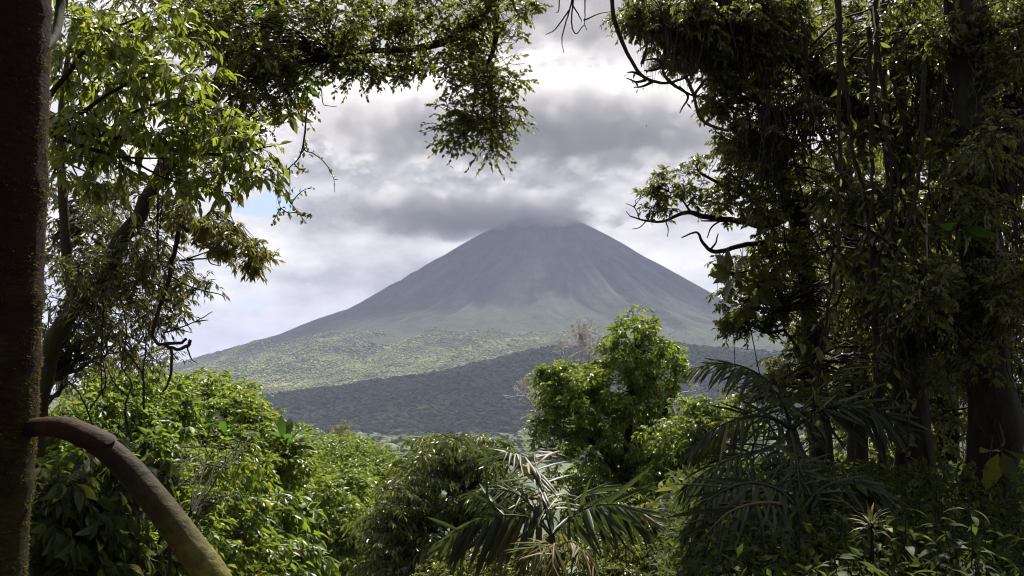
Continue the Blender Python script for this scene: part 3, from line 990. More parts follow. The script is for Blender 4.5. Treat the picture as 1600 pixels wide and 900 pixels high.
# ---- long-leaved boughs reaching in from the left, in the sun
ll = thing('long_leaved_tree', 'sunlit tree with long drooping leaves beside the mossy trunk', 'tree', (-4.6, 6.0, gz(-4.6, 6.0)))
g = Geo()
anc = [limb(g, [(-330, 1000, 6.2), (-300, 500, 6.2), (-240, 260, 6.2), (-120, 200, 6.1), (60, 190, 6.0)], .11, .03, 36, 9),
       limb(g, [(60, 190, 6.0), (130, 205, 6.0), (200, 216, 6.0), (290, 238, 6.0), (370, 241, 6.0), (425, 228, 6.0)], .026, .004, 30, 7, .3),
       limb(g, [(60, 200, 6.0), (120, 225, 6.0), (190, 245, 6.0), (260, 247, 6.0)], .018, .004, 22, 6, .3),
       limb(g, [(120, 225, 6.0), (200, 250, 5.95), (270, 283, 5.95), (330, 288, 5.95)], .010, .003, 20, 5, .3),
       limb(g, [(60, 190, 6.0), (120, 180, 6.1), (165, 150, 6.1), (230, 120, 6.15), (320, 130, 6.2)], .018, .004, 22, 6, .3),
       limb(g, [(165, 213, 6.0), (200, 180, 6.0), (260, 160, 6.0), (330, 175, 6.0)], .012, .003, 18, 5, .3),
       limb(g, [(60, 170, 6.1), (110, 110, 6.2), (150, 60, 6.3), (230, 20, 6.3)], .02, .005, 18, 6, .3),
       limb(g, [(255, 225, 6.0), (255, 300, 6.0), (247, 370, 6.0)], .005, .003, 10, 5, .3)]
part('trunk', g, M_bark, ll)
cb = [(140, 100, 6.3, 70, 75, .5), (130, 40, 6.4, 60, 50, .5), (240, 150, 6.1, 70, 45, .4), (310, 150, 6.1, 50, 30, .35), (320, 205, 6.0, 60, 36, .35), (375, 255, 6.0, 55, 32, .3), (230, 215, 6.0, 95, 40, .4),
      (120, 200, 6.1, 50, 60, .4), (300, 275, 6.0, 70, 22, .3), (150, 275, 6.1, 70, 26, .3), (200, 90, 6.3, 50, 45, .4), (400, 225, 6.0, 25, 20, .2), (250, 40, 6.4, 60, 35, .4)]
arr, tw, cs = crown(cb, 135, .15, 5, 8, .070, T_lance, droop=.6, splay=.8, shell=.05, K=5, upr=.7)
g = Geo()
connect(g, cs, np.concatenate(anc), .007, .003)
twig_tubes(g, tw, .003)
part('branches', g, M_bark, ll)
add_leaves(ll, arr, T_lance, M_lance, pieces=300, smooth_=True)


# ---- whorls of big paddle leaves
def whorl(name, label, cat, c, axis, n, length, mat, tpl, stem=None, group=None, spread=(.5, 1.3), r=.012):
    c = np.asarray(c)
    tr = thing(name, label, cat, stem[-1] if stem is not None else c, group)
    g = Geo()
    if stem is not None:
        st_ = curve([c] + list(stem), 16)
    else:
        st_ = np.linspace(c, c - np.asarray(axis) * .2, 6)
    tubes(g, st_[None], np.linspace(r * .6, r, len(st_))[None], 7)
    ax = norm(np.asarray(axis, float))
    e1 = norm(np.cross(ax, [.3, .9, .2]))
    e2 = np.cross(ax, e1)
    me = tpl_mesh('leaf', tpl, mat)
    for k in range(n):
        ph = k * 2.39996 + rng.uniform(-.2, .2)
        tilt = spread[0] + (spread[1] - spread[0]) * k / n
        y = ax * math.cos(tilt) + (e1 * math.cos(ph) + e2 * math.sin(ph)) * math.sin(tilt)
        R = frames(y[None], (ax + rng.normal(size=3) * .15)[None])[0]
        p0 = c - ax * .02 * k / n
        L = length * rng.uniform(.75, 1.1)
        stalk = p0 + y * L * .16
        tubes(g, np.linspace(p0, stalk, 4)[None], np.linspace(.005, .004, 4)[None], 4)
        piece('leaf', me, stalk, R, L * np.array([1, 1, 1]), tr)
    part('stem', g, M_bark, tr)
    return tr


whorl('broad_leaved_shrub', 'rosette of big green paddle leaves low on the left, in the bright thicket', 'shrub', P(447, 700, 16), (.05, -.35, 1), 24, .40, M_rosette, T_obov, [P(449, 725, 16.6), P(440, 760, 17.4), P(430, 980, 17.6)], spread=(.3, 1.6))
whorl('broad_leaved_shrub', 'smaller rosette of paddle leaves left of the big one, one leaf silvery', 'shrub', P(358, 688, 15.4), (.1, -.35, 1), 20, .36, M_rosette, T_obov, [P(360, 710, 16), P(360, 760, 17.2), P(360, 980, 17.5)], spread=(.25, 1.3))
whorl('broad_leaved_shrub', 'fan of broad leaves above the end of the brown arch', 'shrub', P(318, 672, 15), (-.1, -.35, 1), 17, .32, M_rosette, T_obov, [P(322, 700, 15.8), P(330, 980, 17)], spread=(.3, 1.2))
whorl('epiphyte', 'cluster of big translucent green leaves hanging under the canopy', 'plant', P(548, 92, 8.4), (.1, -.3, -.6), 13, .19, M_rosette, T_obov, [P(545, 60, 8.8), P(540, 10, 9.4)], spread=(.5, 1.6))
whorl('epiphyte', 'cluster of big leaves below the left end of the canopy, half lit', 'plant', P(480, 128, 8.4), (.2, -.3, -.5), 13, .17, M_rosette, T_obov, [P(470, 100, 8.8), P(455, 60, 9.4)], spread=(.5, 1.6))
whorl('epiphyte', 'dark round-leaved clump hanging beside the leafy vine', 'plant', P(455, 175, 8.6), (-.1, -.3, -.7), 10, .2, M_darkleaf, T_big, [P(452, 140, 9), P(448, 90, 9.6)], spread=(.4, 1.7))
whorl('epiphyte', 'dark clump of leaves under the bend of the leaning trunk', 'plant', P(362, 190, 8.6), (0, -.3, -.8), 11, .2, M_darkleaf, T_big, [P(365, 160, 9), P(372, 110, 9.5)], spread=(.4, 1.7))
whorl('epiphyte', 'broad dark leaves high on the left against the bright sky', 'plant', P(285, 42, 8.4), (.2, -.2, -.4), 12, .2, M_rosette, T_big, [P(290, 20, 8.8), P(300, -40, 9.4)], spread=(.5, 1.7))
whorl('epiphyte', 'broad dark leaves at the top edge above the canopy gap', 'plant', P(420, 12, 8.2), (.2, -.2, -.6), 12, .17, M_rosette, T_big, [P(415, -10, 8.6), P(410, -60, 9.4)], spread=(.5, 1.7))


# ---- lianas and hanging vines
def liana(name, label, cat, paths, r0, r1, mat, group=None, lf=None, base=None, rough=.5):
    tr = thing(name, label, cat, base if base is not None else P(*paths[0][0]), group)
    g = Geo()
    ends = []
    for j, pth in enumerate(paths):
        ends.append(limb(g, pth, r0 * (1 if j == 0 else .75), r1, 12 + 6 * len(pth), 6, rough))
    part('stem', g, mat, tr)
    if lf:
        tpl, lm, n, length = lf
        allp = np.concatenate(ends)
        p = allp[rng.integers(0, len(allp), n)] + rng.normal(size=(n, 3)) * .012
        y = rng.normal(size=(n, 3)) * .7 + np.array([.2, 0, -.5])
        add_leaves(tr, (p, frames(y, rng.normal(size=(n, 3)) * .5 + np.array([0, -.2, .6])), length * rng.uniform(.6, 1.3, n), rng.random(n)), tpl, lm, name='leaves')
    return tr


liana('leafy_vine', 'thin leafy vine dangling in loops against the grey sky', 'vine',
      [[(481, 140, 8.6), (478, 190, 8.6), (470, 240, 8.6), (452, 262, 8.6), (434, 275, 8.6), (432, 300, 8.6), (438, 325, 8.6)],
       [(478, 200, 8.6), (475, 232, 8.6), (490, 240, 8.6), (508, 255, 8.6), (521, 278, 8.6), (523, 300, 8.6)],
       [(434, 275, 8.6), (442, 300, 8.6), (455, 318, 8.6), (468, 335, 8.6), (478, 348, 8.6)],
       [(438, 325, 8.6), (430, 340, 8.6), (425, 352, 8.6)], [(438, 325, 8.6), (450, 332, 8.6), (466, 332, 8.6), (485, 335, 8.6)],
       [(455, 318, 8.6), (470, 300, 8.6), (488, 292, 8.6)], [(452, 262, 8.6), (453, 280, 8.6), (453, 305, 8.6)], [(470, 240, 8.6), (480, 228, 8.6)], [(460, 256, 8.6), (468, 265, 8.6), (478, 263, 8.6)]],
      .008, .0025, M_bark, None, (T_round, M_darkleaf, 150, .045))
liana('liana', 'bare twig dangling just below the canopy edge', 'vine', [[(502, 140, 9.8), (505, 162, 9.8), (512, 165, 9.8), (526, 167, 9.8)]], .006, .003, M_bark)
liana('bare_branch', 'bare forked twigs hanging from the top edge left of the long loop', 'branch',
      [[(900, -30, 9), (893, 5, 9), (887, 25, 9), (878, 60, 9), (881, 82, 9)], [(890, 15, 9), (868, 45, 9), (853, 54, 9)], [(893, 5, 9), (905, 25, 9), (909, 34, 9)], [(896, 0, 9), (893, 35, 9), (900, 53, 9), (912, 40, 9), (917, 47, 9)],
       [(914, -30, 9), (914, 20, 9), (913, 40, 9)], [(875, -20, 9), (873, 15, 9), (868, 20, 9)], [(912, 32, 9), (935, 22, 9), (955, 18, 9)]], .010, .003, M_bark)
liana('liana', 'thick dark liana sweeping down from the top in a long loop', 'vine',
      [[(954, -40, 8.5), (958, 20, 8.5), (970, 60, 8.5), (985, 92, 8.5), (1003, 118, 8.5), (1025, 128, 8.5), (1047, 129, 8.5), (1072, 120, 8.5), (1089, 103, 8.5), (1097, 72, 8.5), (1103, 30, 8.6), (1108, -30, 8.7)],
       [(1047, 129, 8.5), (1080, 148, 8.5), (1105, 150, 8.5)], [(1047, 129, 8.5), (1037, 115, 8.5), (1035, 95, 8.5), (1027, 78, 8.5)], [(1035, 104, 8.5), (1018, 110, 8.5), (1007, 110, 8.5)], [(1035, 100, 8.5), (1023, 92, 8.5), (1004, 95, 8.5)],
       [(1003, 118, 8.5), (990, 113, 8.5), (980, 113, 8.5)], [(1020, 127, 8.5), (1005, 135, 8.5), (990, 137, 8.5)], [(1010, 124, 8.5), (995, 128, 8.5), (978, 122, 8.5)], [(1060, 135, 8.5), (1075, 150, 8.5), (1068, 165, 8.5), (1062, 177, 8.5)],
       [(1080, 118, 8.5), (1070, 100, 8.5), (1060, 88, 8.5)], [(1003, 100, 8.6), (1010, 75, 8.6), (1011, 55, 8.6)], [(1085, 148, 8.5), (1102, 125, 8.5), (1115, 128, 8.5)]],
      .020, .004, M_bark, None, (T_narrow, M_darkleaf, 60, .06), rough=.25)
liana('liana', 'pale elbowed branch joining the dark mass right of the loop', 'vine',
      [[(1070, 118, 8.8), (1083, 145, 8.8), (1090, 175, 8.8), (1098, 188, 8.8), (1112, 196, 8.8), (1140, 205, 8.8)]], .016, .014, M_barkgrey)
for k_, (lab, pth, r) in enumerate([
    ('thin straight cord of a vine hanging past the volcano flank', [(1171, 500, 9), (1172, 510, 9), (1178, 540, 9), (1186, 580, 9), (1195, 600, 9)], .006),
    ('fine vertical vine with a pale tip above the black palm frond', [(1146, 500, 9), (1147, 530, 9), (1148, 560, 9), (1149, 575, 9)], .004),
    ('short curling tendril beside the right dark trees', [(1236, 560, 8.5), (1231, 575, 8.5), (1229, 590, 8.5), (1226, 612, 8.5)], .004),
    ('reddish vertical hanging root in the dark right-hand trees', [(1448, 330, 8), (1449, 400, 8), (1450, 470, 8), (1451, 505, 8)], .006),
    ('bent pale twig caught in the dark trees at right', [(1470, 440, 7.8), (1480, 460, 7.8), (1493, 480, 7.8), (1515, 474, 7.8)], .007),
    ('curled pale tendril loop high in the dark right-hand trees', [(1498, 360, 7.6), (1515, 352, 7.6), (1522, 335, 7.6), (1515, 322, 7.6), (1500, 325, 7.6)], .004),
    ('pale kinked vine hanging at the top right', [(1364, 10, 7.8), (1366, 35, 7.8), (1368, 45, 7.8), (1364, 60, 7.8)], .006)]):
    liana('hanging_vine', lab, 'vine', [pth], r, r * .7, M_twig if k_ > 2 else M_bark, 'vines hanging at the right')
for lab, paths in [
    ('crooked liana rising from the thicket under the leaning trunk', [[(150, 700, 8.6), (140, 650, 8.6), (120, 610, 8.6), (100, 590, 8.6)], [(140, 640, 8.6), (165, 600, 8.6), (160, 560, 8.6), (170, 520, 8.6)]]),
    ('knotted liana between the leaning trunk and the broken mossy branch', [[(205, 690, 8.7), (195, 640, 8.7), (205, 600, 8.7), (190, 570, 8.7), (198, 520, 8.7), (190, 470, 8.7)], [(200, 620, 8.7), (180, 600, 8.7), (165, 570, 8.7)]]),
    ('slender liana hanging straight under the dark inner foliage', [[(160, 440, 8.6), (161, 500, 8.6), (158, 560, 8.6), (160, 620, 8.6)]]),
    ('liana with a side shoot standing left of the broken mossy branch', [[(225, 640, 8.7), (224, 580, 8.7), (228, 540, 8.7), (215, 500, 8.7)], [(224, 585, 8.7), (205, 560, 8.7), (190, 540, 8.7)]]),
    ('thick dark vine hanging straight down from the leaning trunk', [[(248, 240, 8.7), (247, 300, 8.7), (246, 370, 8.7), (250, 420, 8.7)]])]:
    liana('liana', lab, 'vine', paths, .010, .005, M_bark, 'lianas under the leaning tree', (T_narrow, M_darkleaf, 40, .06), rough=.8)


# ---- sunlit thicket below, down the slope
def bush(name, label, base_px, trunk_paths, blobs, sub, sub_r, n_tw, n_lf, length, tpl, lm, droop=.3, shell=.4, group=None, bark=None, tr0=.07, upr=.55, pieces=0, splay=.9, flat=.8):
    b = P(*base_px)
    tr = thing(name, label, 'tree', (b[0], b[1], gz(b[0], b[1])), group)
    g = Geo()
    anc = []
    for j, pth in enumerate(trunk_paths):
        anc.append(limb(g, pth, tr0 * (1 if j == 0 else .55), tr0 * .2, 10 + 6 * len(pth), 7, .4))
    # carry the trunk down to the ground
    p0 = anc[0][0]
    gp = np.array([p0[0] - .2, p0[1], gz(p0[0], p0[1]) - .2])
    tubes(g, curve([gp, .5 * (gp + p0) + np.array([.12, 0, 0]), p0], 14)[None], np.linspace(tr0 * 1.6, tr0 * 1.02, 14)[None], 8)
    part('trunk', g, bark or M_bark, tr)
    arr, tw, cs = crown(blobs, sub, sub_r, n_tw, n_lf, length, tpl, droop, splay, upr, shell, flat=flat)
    g = Geo()
    connect(g, cs, np.concatenate(anc), tr0 * .12, tr0 * .04)
    twig_tubes(g, tw, length * .05, length * .02)
    part('branches', g, bark or M_bark, tr)
    add_leaves(tr, arr, tpl, lm, pieces)
    return tr


G1 = 'trees of the sunlit thicket on the left slope'
bush('dome_tree', 'broad domed tree crown of small bright leaves falling away to the valley', (520, 1000, 34),
     [[(520, 980, 34), (515, 860, 34), (505, 780, 34)], [(510, 840, 34), (570, 780, 34)]],
     [(470, 725, 34, 70, 48, 4), (530, 745, 34, 80, 52, 4.5), (590, 770, 34, 60, 50, 4), (500, 790, 33, 110, 70, 4), (610, 800, 33, 50, 60, 3), (440, 700, 34, 30, 28, 3)], 520, .75, 11, 13, .145, T_small, M_dome, .25, .75, G1, tr0=.25)
bush('thicket_tree', 'bright bushy tree at the top of the left thicket, below the pale hill', (330, 1000, 17),
     [[(330, 980, 17), (335, 800, 17), (330, 690, 17)], [(335, 760, 17), (280, 680, 17)], [(335, 740, 17), (390, 690, 17)]],
     [(300, 640, 17, 60, 45, 1.6), (350, 645, 17, 45, 42, 1.5), (260, 660, 17.5, 55, 60, 1.6), (395, 690, 17, 45, 45, 1.5), (330, 720, 16, 90, 60, 1.6), (375, 655, 17, 30, 35, 1.2), (425, 720, 16.5, 50, 40, 1.2), (270, 610, 17.5, 26, 22, 1)], 330, .42, 11, 12, .10, T_small, M_bright, .35, .6, G1, tr0=.13)
bush('thicket_tree', 'bright leafy tree behind the mossy trunk and the brown arch', (170, 1000, 13),
     [[(175, 980, 13), (180, 800, 13), (170, 680, 13)], [(178, 760, 13), (220, 680, 13)]],
     [(170, 660, 13, 75, 55, 1.3), (230, 640, 13.5, 60, 50, 1.3), (120, 700, 13, 60, 60, 1.3), (210, 720, 12.5, 80, 60, 1.3), (190, 610, 14, 60, 30, 1)], 230, .34, 10, 12, .085, T_small, M_bright, .4, .5, G1, tr0=.1)
bush('thicket_tree', 'light green tree with dark forked limbs at the bottom left of the valley gap', (470, 1050, 22),
     [[(465, 1000, 22), (475, 900, 22), (483, 855, 22), (490, 830, 22)], [(478, 880, 22), (510, 870, 22), (545, 855, 22)], [(486, 845, 22), (500, 800, 22)], [(480, 870, 22), (450, 880, 22), (410, 885, 22)]],
     [(440, 800, 22, 75, 50, 2), (520, 800, 22, 60, 55, 2), (470, 850, 23, 110, 55, 2), (560, 850, 22, 45, 60, 2), (400, 850, 21, 60, 60, 1.8), (540, 760, 23, 50, 30, 1.6)], 300, .5, 10, 12, .13, T_small, M_bright, .35, .5, G1, tr0=.17)
bush('large_leaved_shrub', 'shrub of larger oval leaves between the brown arch and the domed crown', (330, 1100, 12),
     [[(335, 1000, 12), (338, 880, 12), (330, 780, 12)], [(336, 860, 12), (390, 800, 12)]],
     [(300, 740, 12.5, 60, 40, .9), (370, 760, 12.5, 60, 45, .9), (420, 830, 12, 60, 50, .9), (340, 820, 12, 60, 50, .9), (250, 700, 12.8, 45, 35, .8), (450, 880, 12, 50, 40, .8)], 130, .3, 7, 9, .15, T_lance, M_bright, .5, .35, G1, tr0=.06, pieces=120)
bush('thicket_tree', 'tangled leafy shrub under the brown arch', (200, 1100, 8),
     [[(210, 1000, 8), (215, 900, 8), (220, 800, 8)], [(212, 880, 8), (260, 860, 8), (300, 800, 8)], [(262, 950, 7.6), (265, 880, 7.6), (268, 820, 7.6)]],
     [(180, 830, 8.5, 80, 60, .8), (260, 850, 8.5, 70, 60, .8), (130, 870, 8.5, 70, 60, .7), (330, 830, 9, 60, 60, .8), (90, 800, 8.5, 50, 80, .6), (370, 760, 10, 60, 60, .9), (250, 780, 9, 60, 50, .7), (110, 740, 9, 50, 40, .6), (390, 880, 9.5, 60, 40, .8)], 250, .2, 9, 11, .068, T_small, M_bright, .4, .3, G1, tr0=.045)
bush('thicket_tree', 'shaded broad-leaved shrub filling the bottom left corner', (110, 1100, 6),
     [[(120, 1000, 6), (125, 850, 6), (120, 750, 6)], [(122, 850, 6), (200, 780, 6)]],
     [(110, 780, 6, 50, 50, .4), (160, 800, 6, 60, 50, .4), (90, 860, 6, 50, 40, .4), (170, 870, 6, 70, 40, .4), (230, 740, 6.4, 40, 30, .3), (140, 720, 6.5, 40, 30, .3)], 60, .17, 6, 8, .10, T_under, M_under, .8, .2, G1, tr0=.03, pieces=150)
bush('olive_tree', 'dull olive-leaved tree with drooping leaves in the middle of the valley gap', (690, 1050, 19),
     [[(685, 1000, 19), (700, 880, 19), (722, 800, 19), (725, 750, 19)], [(710, 850, 19), (728, 815, 19), (730, 790, 19)], [(705, 860, 19), (650, 800, 19)], [(722, 780, 19), (760, 730, 19)]],
     [(670, 720, 19, 55, 32, 1.8), (720, 700, 19, 55, 26, 1.8), (770, 715, 19, 40, 26, 1.5), (650, 770, 19, 60, 40, 2), (710, 770, 19.5, 80, 50, 2), (630, 830, 19, 55, 50, 2), (700, 850, 19, 90, 55, 2), (780, 790, 19.5, 50, 50, 1.6), (620, 890, 18.5, 60, 40, 1.6), (690, 688, 19, 28, 14, 1)], 250, .46, 9, 10, .15, T_narrow, M_olive, .8, .5, None, tr0=.14, flat=.42, upr=.8)
bush('tall_tree', 'tall bright-topped tree standing before the volcano foot, right of centre', (960, 1050, 23),
     [[(985, 1000, 23), (985, 850, 23), (975, 740, 23), (985, 640, 23), (995, 560, 23)], [(980, 760, 23), (930, 690, 23), (880, 620, 23)], [(985, 700, 23), (1030, 660, 23), (1045, 625, 23), (1050, 620, 23)], [(980, 740, 23), (1020, 700, 23)], [(930, 690, 23), (865, 660, 23)], [(975, 770, 23), (900, 780, 23)]],
     [(992, 525, 23, 38, 32, 1.3), (965, 560, 23, 26, 26, 1), (1015, 550, 23, 38, 32, 1.2), (975, 610, 23, 50, 45, 1.6), (1030, 590, 23, 30, 35, 1), (1055, 560, 23, 14, 16, .5), (870, 600, 22.5, 36, 34, 1.1), (905, 590, 22.5, 28, 28, 1), (900, 640, 23, 60, 45, 1.6), (960, 680, 23.5, 80, 60, 1.8), (1020, 680, 23.5, 45, 45, 1.5), (860, 650, 23, 28, 28, .9), (930, 755, 23.5, 80, 55, 1.6), (855, 680, 23, 24, 24, .8), (1010, 760, 23.5, 60, 60, 1.6), (1000, 498, 23, 16, 12, .5), (930, 600, 23, 16, 22, .6), (1062, 580, 23, 10, 12, .3), (845, 590, 22.5, 14, 14, .4)] + [(rng.uniform(845, 1070), rng.uniform(560, 720), rng.uniform(22, 24), rng.uniform(9, 20), rng.uniform(8, 18), .4) for _ in range(16)], 400, .27, 12, 11, .098, T_small, M_bright, .35, .45, None, tr0=.17)
bush('round_tree', 'rounded green tree tucked between the tall tree and the palm', (1090, 1050, 20),
     [[(1080, 1000, 20), (1085, 850, 20), (1085, 720, 20)], [(1085, 780, 20), (1110, 700, 20)]],
     [(1085, 650, 20, 36, 26, 1), (1060, 690, 20, 42, 36, 1.1), (1110, 680, 20, 42, 40, 1.2), (1080, 740, 20, 60, 50, 1.4), (1050, 780, 20, 50, 50, 1.2), (1140, 655, 20.5, 30, 30, 1)], 190, .36, 11, 12, .09, T_small, M_bright, .4, .45, None, tr0=.1)
bush('thicket_tree', 'low shaded shrubs at the foot of the palms, bottom centre', (880, 1100, 15),
     [[(880, 1000, 15), (880, 920, 15), (870, 880, 15)], [(880, 940, 15), (1000, 880, 15)]],
     [(800, 880, 15, 90, 40, 1.2), (900, 890, 15, 90, 50, 1.2), (1000, 880, 15, 80, 55, 1.2), (1080, 880, 14, 60, 60, 1.2), (960, 820, 17, 90, 50, 1.2), (720, 900, 16, 70, 40, 1)], 260, .3, 9, 11, .085, T_small, M_canopy, .5, .3, None, tr0=.07)


# ---- bare pale twigs
def bare(name, label, root_px, dirs, L, depth, base):
    tr = thing(name, label, 'tree', base)
    g = Geo()
    lines = []

    def grow(p, d, L, r, lev):
        q = p + d * L + rng.normal(size=3) * L * .06
        mid = .5 * (p + q) + rng.normal(size=3) * L * .06
        lines.append((p, mid, q, r * 1.3))
        if lev > 0:
            for k in range(rng.integers(2, 4)):
                nd = norm(d + rng.normal(size=3) * np.array([.55, .3, .45]) + np.array([0, 0, .12]))
                grow(p * (1 - .95) + q * .95 if k else q, nd, L * rng.uniform(.55, .85), r * .62, lev - 1)
    p0 = P(*root_px)
    for d in dirs:
        grow(p0, norm(np.array(d, float)), L, .028, depth)
    pts_ = np.array([curve([a, b, c], 5) for a, b, c, r in lines])
    rs = np.array([np.linspace(r, r * .65, 5) for *_, r in lines])
    tubes(g, pts_, np.maximum(rs * .75, .0055), 4)
    st_ = curve([base, .5 * (np.array(base) + p0) + np.array([.3, 0, 0]), p0], 14)
    tubes(g, st_[None], np.linspace(.07, .03, 14)[None], 7)
    part('branches', g, M_twig, tr)
    return tr


b = P(905, 1000, 25)
bare('bare_tree', 'leafless pinkish tree rising behind the bright tall tree', (905, 600, 25), [(-.15, 0, 1), (.2, 0, 1), (-.6, 0, .9), (.05, .2, 1)], .46, 6, (b[0], b[1], gz(b[0], b[1])))
b = P(850, 1000, 24.5)
bare('bare_tree', 'leafless pale twigs poking out left of the bright tall tree', (850, 645, 24.5), [(-.9, 0, .5), (-.5, 0, .8), (-.8, .1, .1)], .36, 5, (b[0], b[1], gz(b[0], b[1])))
b = P(1052, 1000, 24)
bare('bare_tree', 'small leafless twigs poking out right of the bright tall tree', (1045, 625, 24), [(.8, 0, .5), (.9, 0, .0)], .32, 3, (b[0], b[1], gz(b[0], b[1])))
b = P(536, 1000, 40)
bush('dry_tree', 'small brownish treetop poking up on the ridge of the domed crown', (536, 1000, 41), [[(536, 900, 41), (536, 760, 41), (536, 680, 41)]], [(536, 672, 41, 16, 14, .6), (545, 690, 41, 18, 12, .6), (500, 690, 41, 36, 12, 1), (580, 695, 41, 20, 10, .6)], 40, .3, 8, 8, .12, T_narrow, M_rust, .4, .2, None, tr0=.1)


# ---- palms
def leaflet_tpl(droop):
    ys_ = [0, .12, .45, .8, 1.0]
    ws_ = [.012, .042, .055, .036, .003]
    v, f = [], []
    for y, w_ in zip(ys_, ws_):
        z = -droop * y ** 2
        yy_ = y * (1 - .12 * droop * y)
        v += [[-w_, yy_, z - w_ * .55], [0, yy_, z], [w_, yy_, z - w_ * .55]]
    for k in range(4):
        a = 3 * k
        f += [[a, a + 1, a + 4], [a, a + 4, a + 3], [a + 1, a + 2, a + 5], [a + 1, a + 5, a + 4]]
    return np.array(v, float), np.array(f)


LT = [leaflet_tpl(d) for d in (.15, .35, .6)]


def palm(label, base, crown_pt, fronds, mat, group, singles=300, stem_r=.045, extra_curve=None):
    """fronds: list of (pixel path of the rachis, leaflets per side, leaflet length m, hang 0..1, width factor)"""
    tr = thing('palm', label, 'palm', base, group)
    g = Geo()
    pth = [np.array(base)] + (extra_curve or []) + [np.array(crown_pt)]
    st_ = curve(pth, 30)
    rr2 = np.linspace(stem_r * 1.25, stem_r, 30) * (1 + .06 * np.sin(np.arange(30) * 2.1))
    tubes(g, st_[None], rr2[None], 10)
    part('trunk', g, M_barkgrey, tr)
    meshes = [tpl_mesh('leaflet', tp, mat) for tp in LT]
    rest = Geo()
    nrest = 0
    left = singles
    for path, nl, ll_, hang, wf in fronds:
        pts_ = curve([P(*p) if len(p) == 3 and p[2] > 0 else p for p in path], 40)
        pts_[0] = .3 * pts_[0] + .7 * np.asarray(crown_pt)
        pts_[1] = .6 * pts_[1] + .4 * np.asarray(crown_pt)
        g = Geo()
        tubes(g, pts_[None], np.linspace(.016, .003, 40)[None], 6)
        fr = part('frond', g, mat, tr)
        tan = norm(np.gradient(pts_, axis=0))
        for sgn in (-1, 1):
            for k in range(nl):
                s_ = .16 + .84 * (k + .5 * (sgn > 0) + rng.uniform(-.2, .2)) / nl
                s_ = min(max(s_, 0.1), .999)
                i_ = s_ * 39
                a_i = int(i_)
                p = pts_[a_i] * (1 - i_ % 1) + pts_[min(a_i + 1, 39)] * (i_ % 1)
                tg = tan[a_i]
                side = norm(np.cross(tg, [0, 0, 1.0])) * sgn
                hg = hang if sgn < 0 else hang * rng.uniform(-.55, .75)
                y = norm(side * (1 - .75 * abs(hg)) + tg * (.35 + .5 * s_ ** 2) + np.array([0, 0, -1.0]) * hg * 1.1 + rng.normal(size=3) * .13)
                up = np.array([0, 0, 1.0]) * (1 - hang) + side * hang * .8 + rng.normal(size=3) * .2
                L = ll_ * (math.sin(math.pi * min(1, .12 + .80 * s_)) ** .6) * rng.uniform(.85, 1.1)
                R = frames(y[None], up[None])[0]
                sc = np.array([L * wf * .8, L, L])
                tt_ = rng.integers(0, 3)
                if left > 0:
                    piece('leaflet', meshes[tt_], p, R, sc, fr)
                    left -= 1
                else:
                    put_leaves(rest, LT[tt_], p[None], R[None], sc[None], np.array([rng.random()]))
                    nrest += 1
    if nrest:
        part('leaflets', rest, mat, tr, 'stuff')
    return tr


GP = 'palms below the right-hand trees'
c = P(1236, 672, 7.82)
palm('dark palm at the right whose black frond spreads over the volcano flank', (c[0] + .1, c[1] + .1, gz(c[0], c[1])), c,
     [([(1236, 672, 7.82), (1222, 625, 7.82), (1190, 588, 7.82), (1140, 568, 7.82), (1080, 575, 7.82)], 32, 0.329, 0.34, 1.25),
      ([(1236, 672, 7.82), (1210, 655, 7.65), (1170, 650, 7.48), (1120, 668, 7.39), (1080, 700, 7.39)], 24, 0.357, 0.68, 1.0),
      ([(1236, 672, 7.82), (1262, 630, 7.82), (1300, 590, 7.91), (1335, 560, 7.99), (1360, 545, 7.99)], 24, 0.357, 0.24, .9),
      ([(1236, 672, 7.82), (1275, 645, 7.73), (1320, 632, 7.65), (1370, 640, 7.57), (1410, 668, 7.57)], 24, 0.393, 0.68, 1.0),
      ([(1236, 672, 7.82), (1205, 700, 7.48), (1160, 710, 7.22), (1105, 735, 7.14), (1060, 775, 7.14)], 24, 0.357, 0.56, 1.0),
      ([(1236, 672, 7.82), (1225, 640, 8.07), (1210, 610, 8.42), (1200, 590, 8.84), (1190, 585, 9.18)], 20, 0.357, 0.40, .9),
      ([(1236, 672, 7.82), (1240, 690, 7.39), (1245, 720, 6.97), (1250, 770, 6.71)], 20, 0.357, 0.64, 1.0)], M_palm, GP, 240,
     extra_curve=[np.array([c[0] + .15, c[1] + .1, (gz(c[0], c[1]) + c[2]) / 2])])
c = P(1250, 800, 6.69)
palm('low dark palm with grey glossy fronds reaching left over the undergrowth', (c[0] + .1, c[1] + .1, gz(c[0], c[1])), c,
     [([(1250, 800, 6.69), (1215, 765, 6.69), (1165, 755, 6.60), (1110, 780, 6.51), (1068, 830, 6.51)], 24, 0.370, 0.48, 1.0),
      ([(1250, 800, 6.69), (1200, 785, 6.51), (1140, 800, 6.34), (1090, 850, 6.25)], 22, 0.370, 0.56, 1.0),
      ([(1250, 800, 6.69), (1290, 760, 6.78), (1340, 750, 6.78), (1390, 780, 6.78)], 22, 0.333, 0.48, 1.0),
      ([(1250, 800, 6.69), (1240, 750, 6.86), (1235, 715, 7.04), (1215, 690, 7.22)], 20, 0.333, 0.40, 1.0)], M_palm, GP, 130, .04)
c = P(862, 838, 12.2)
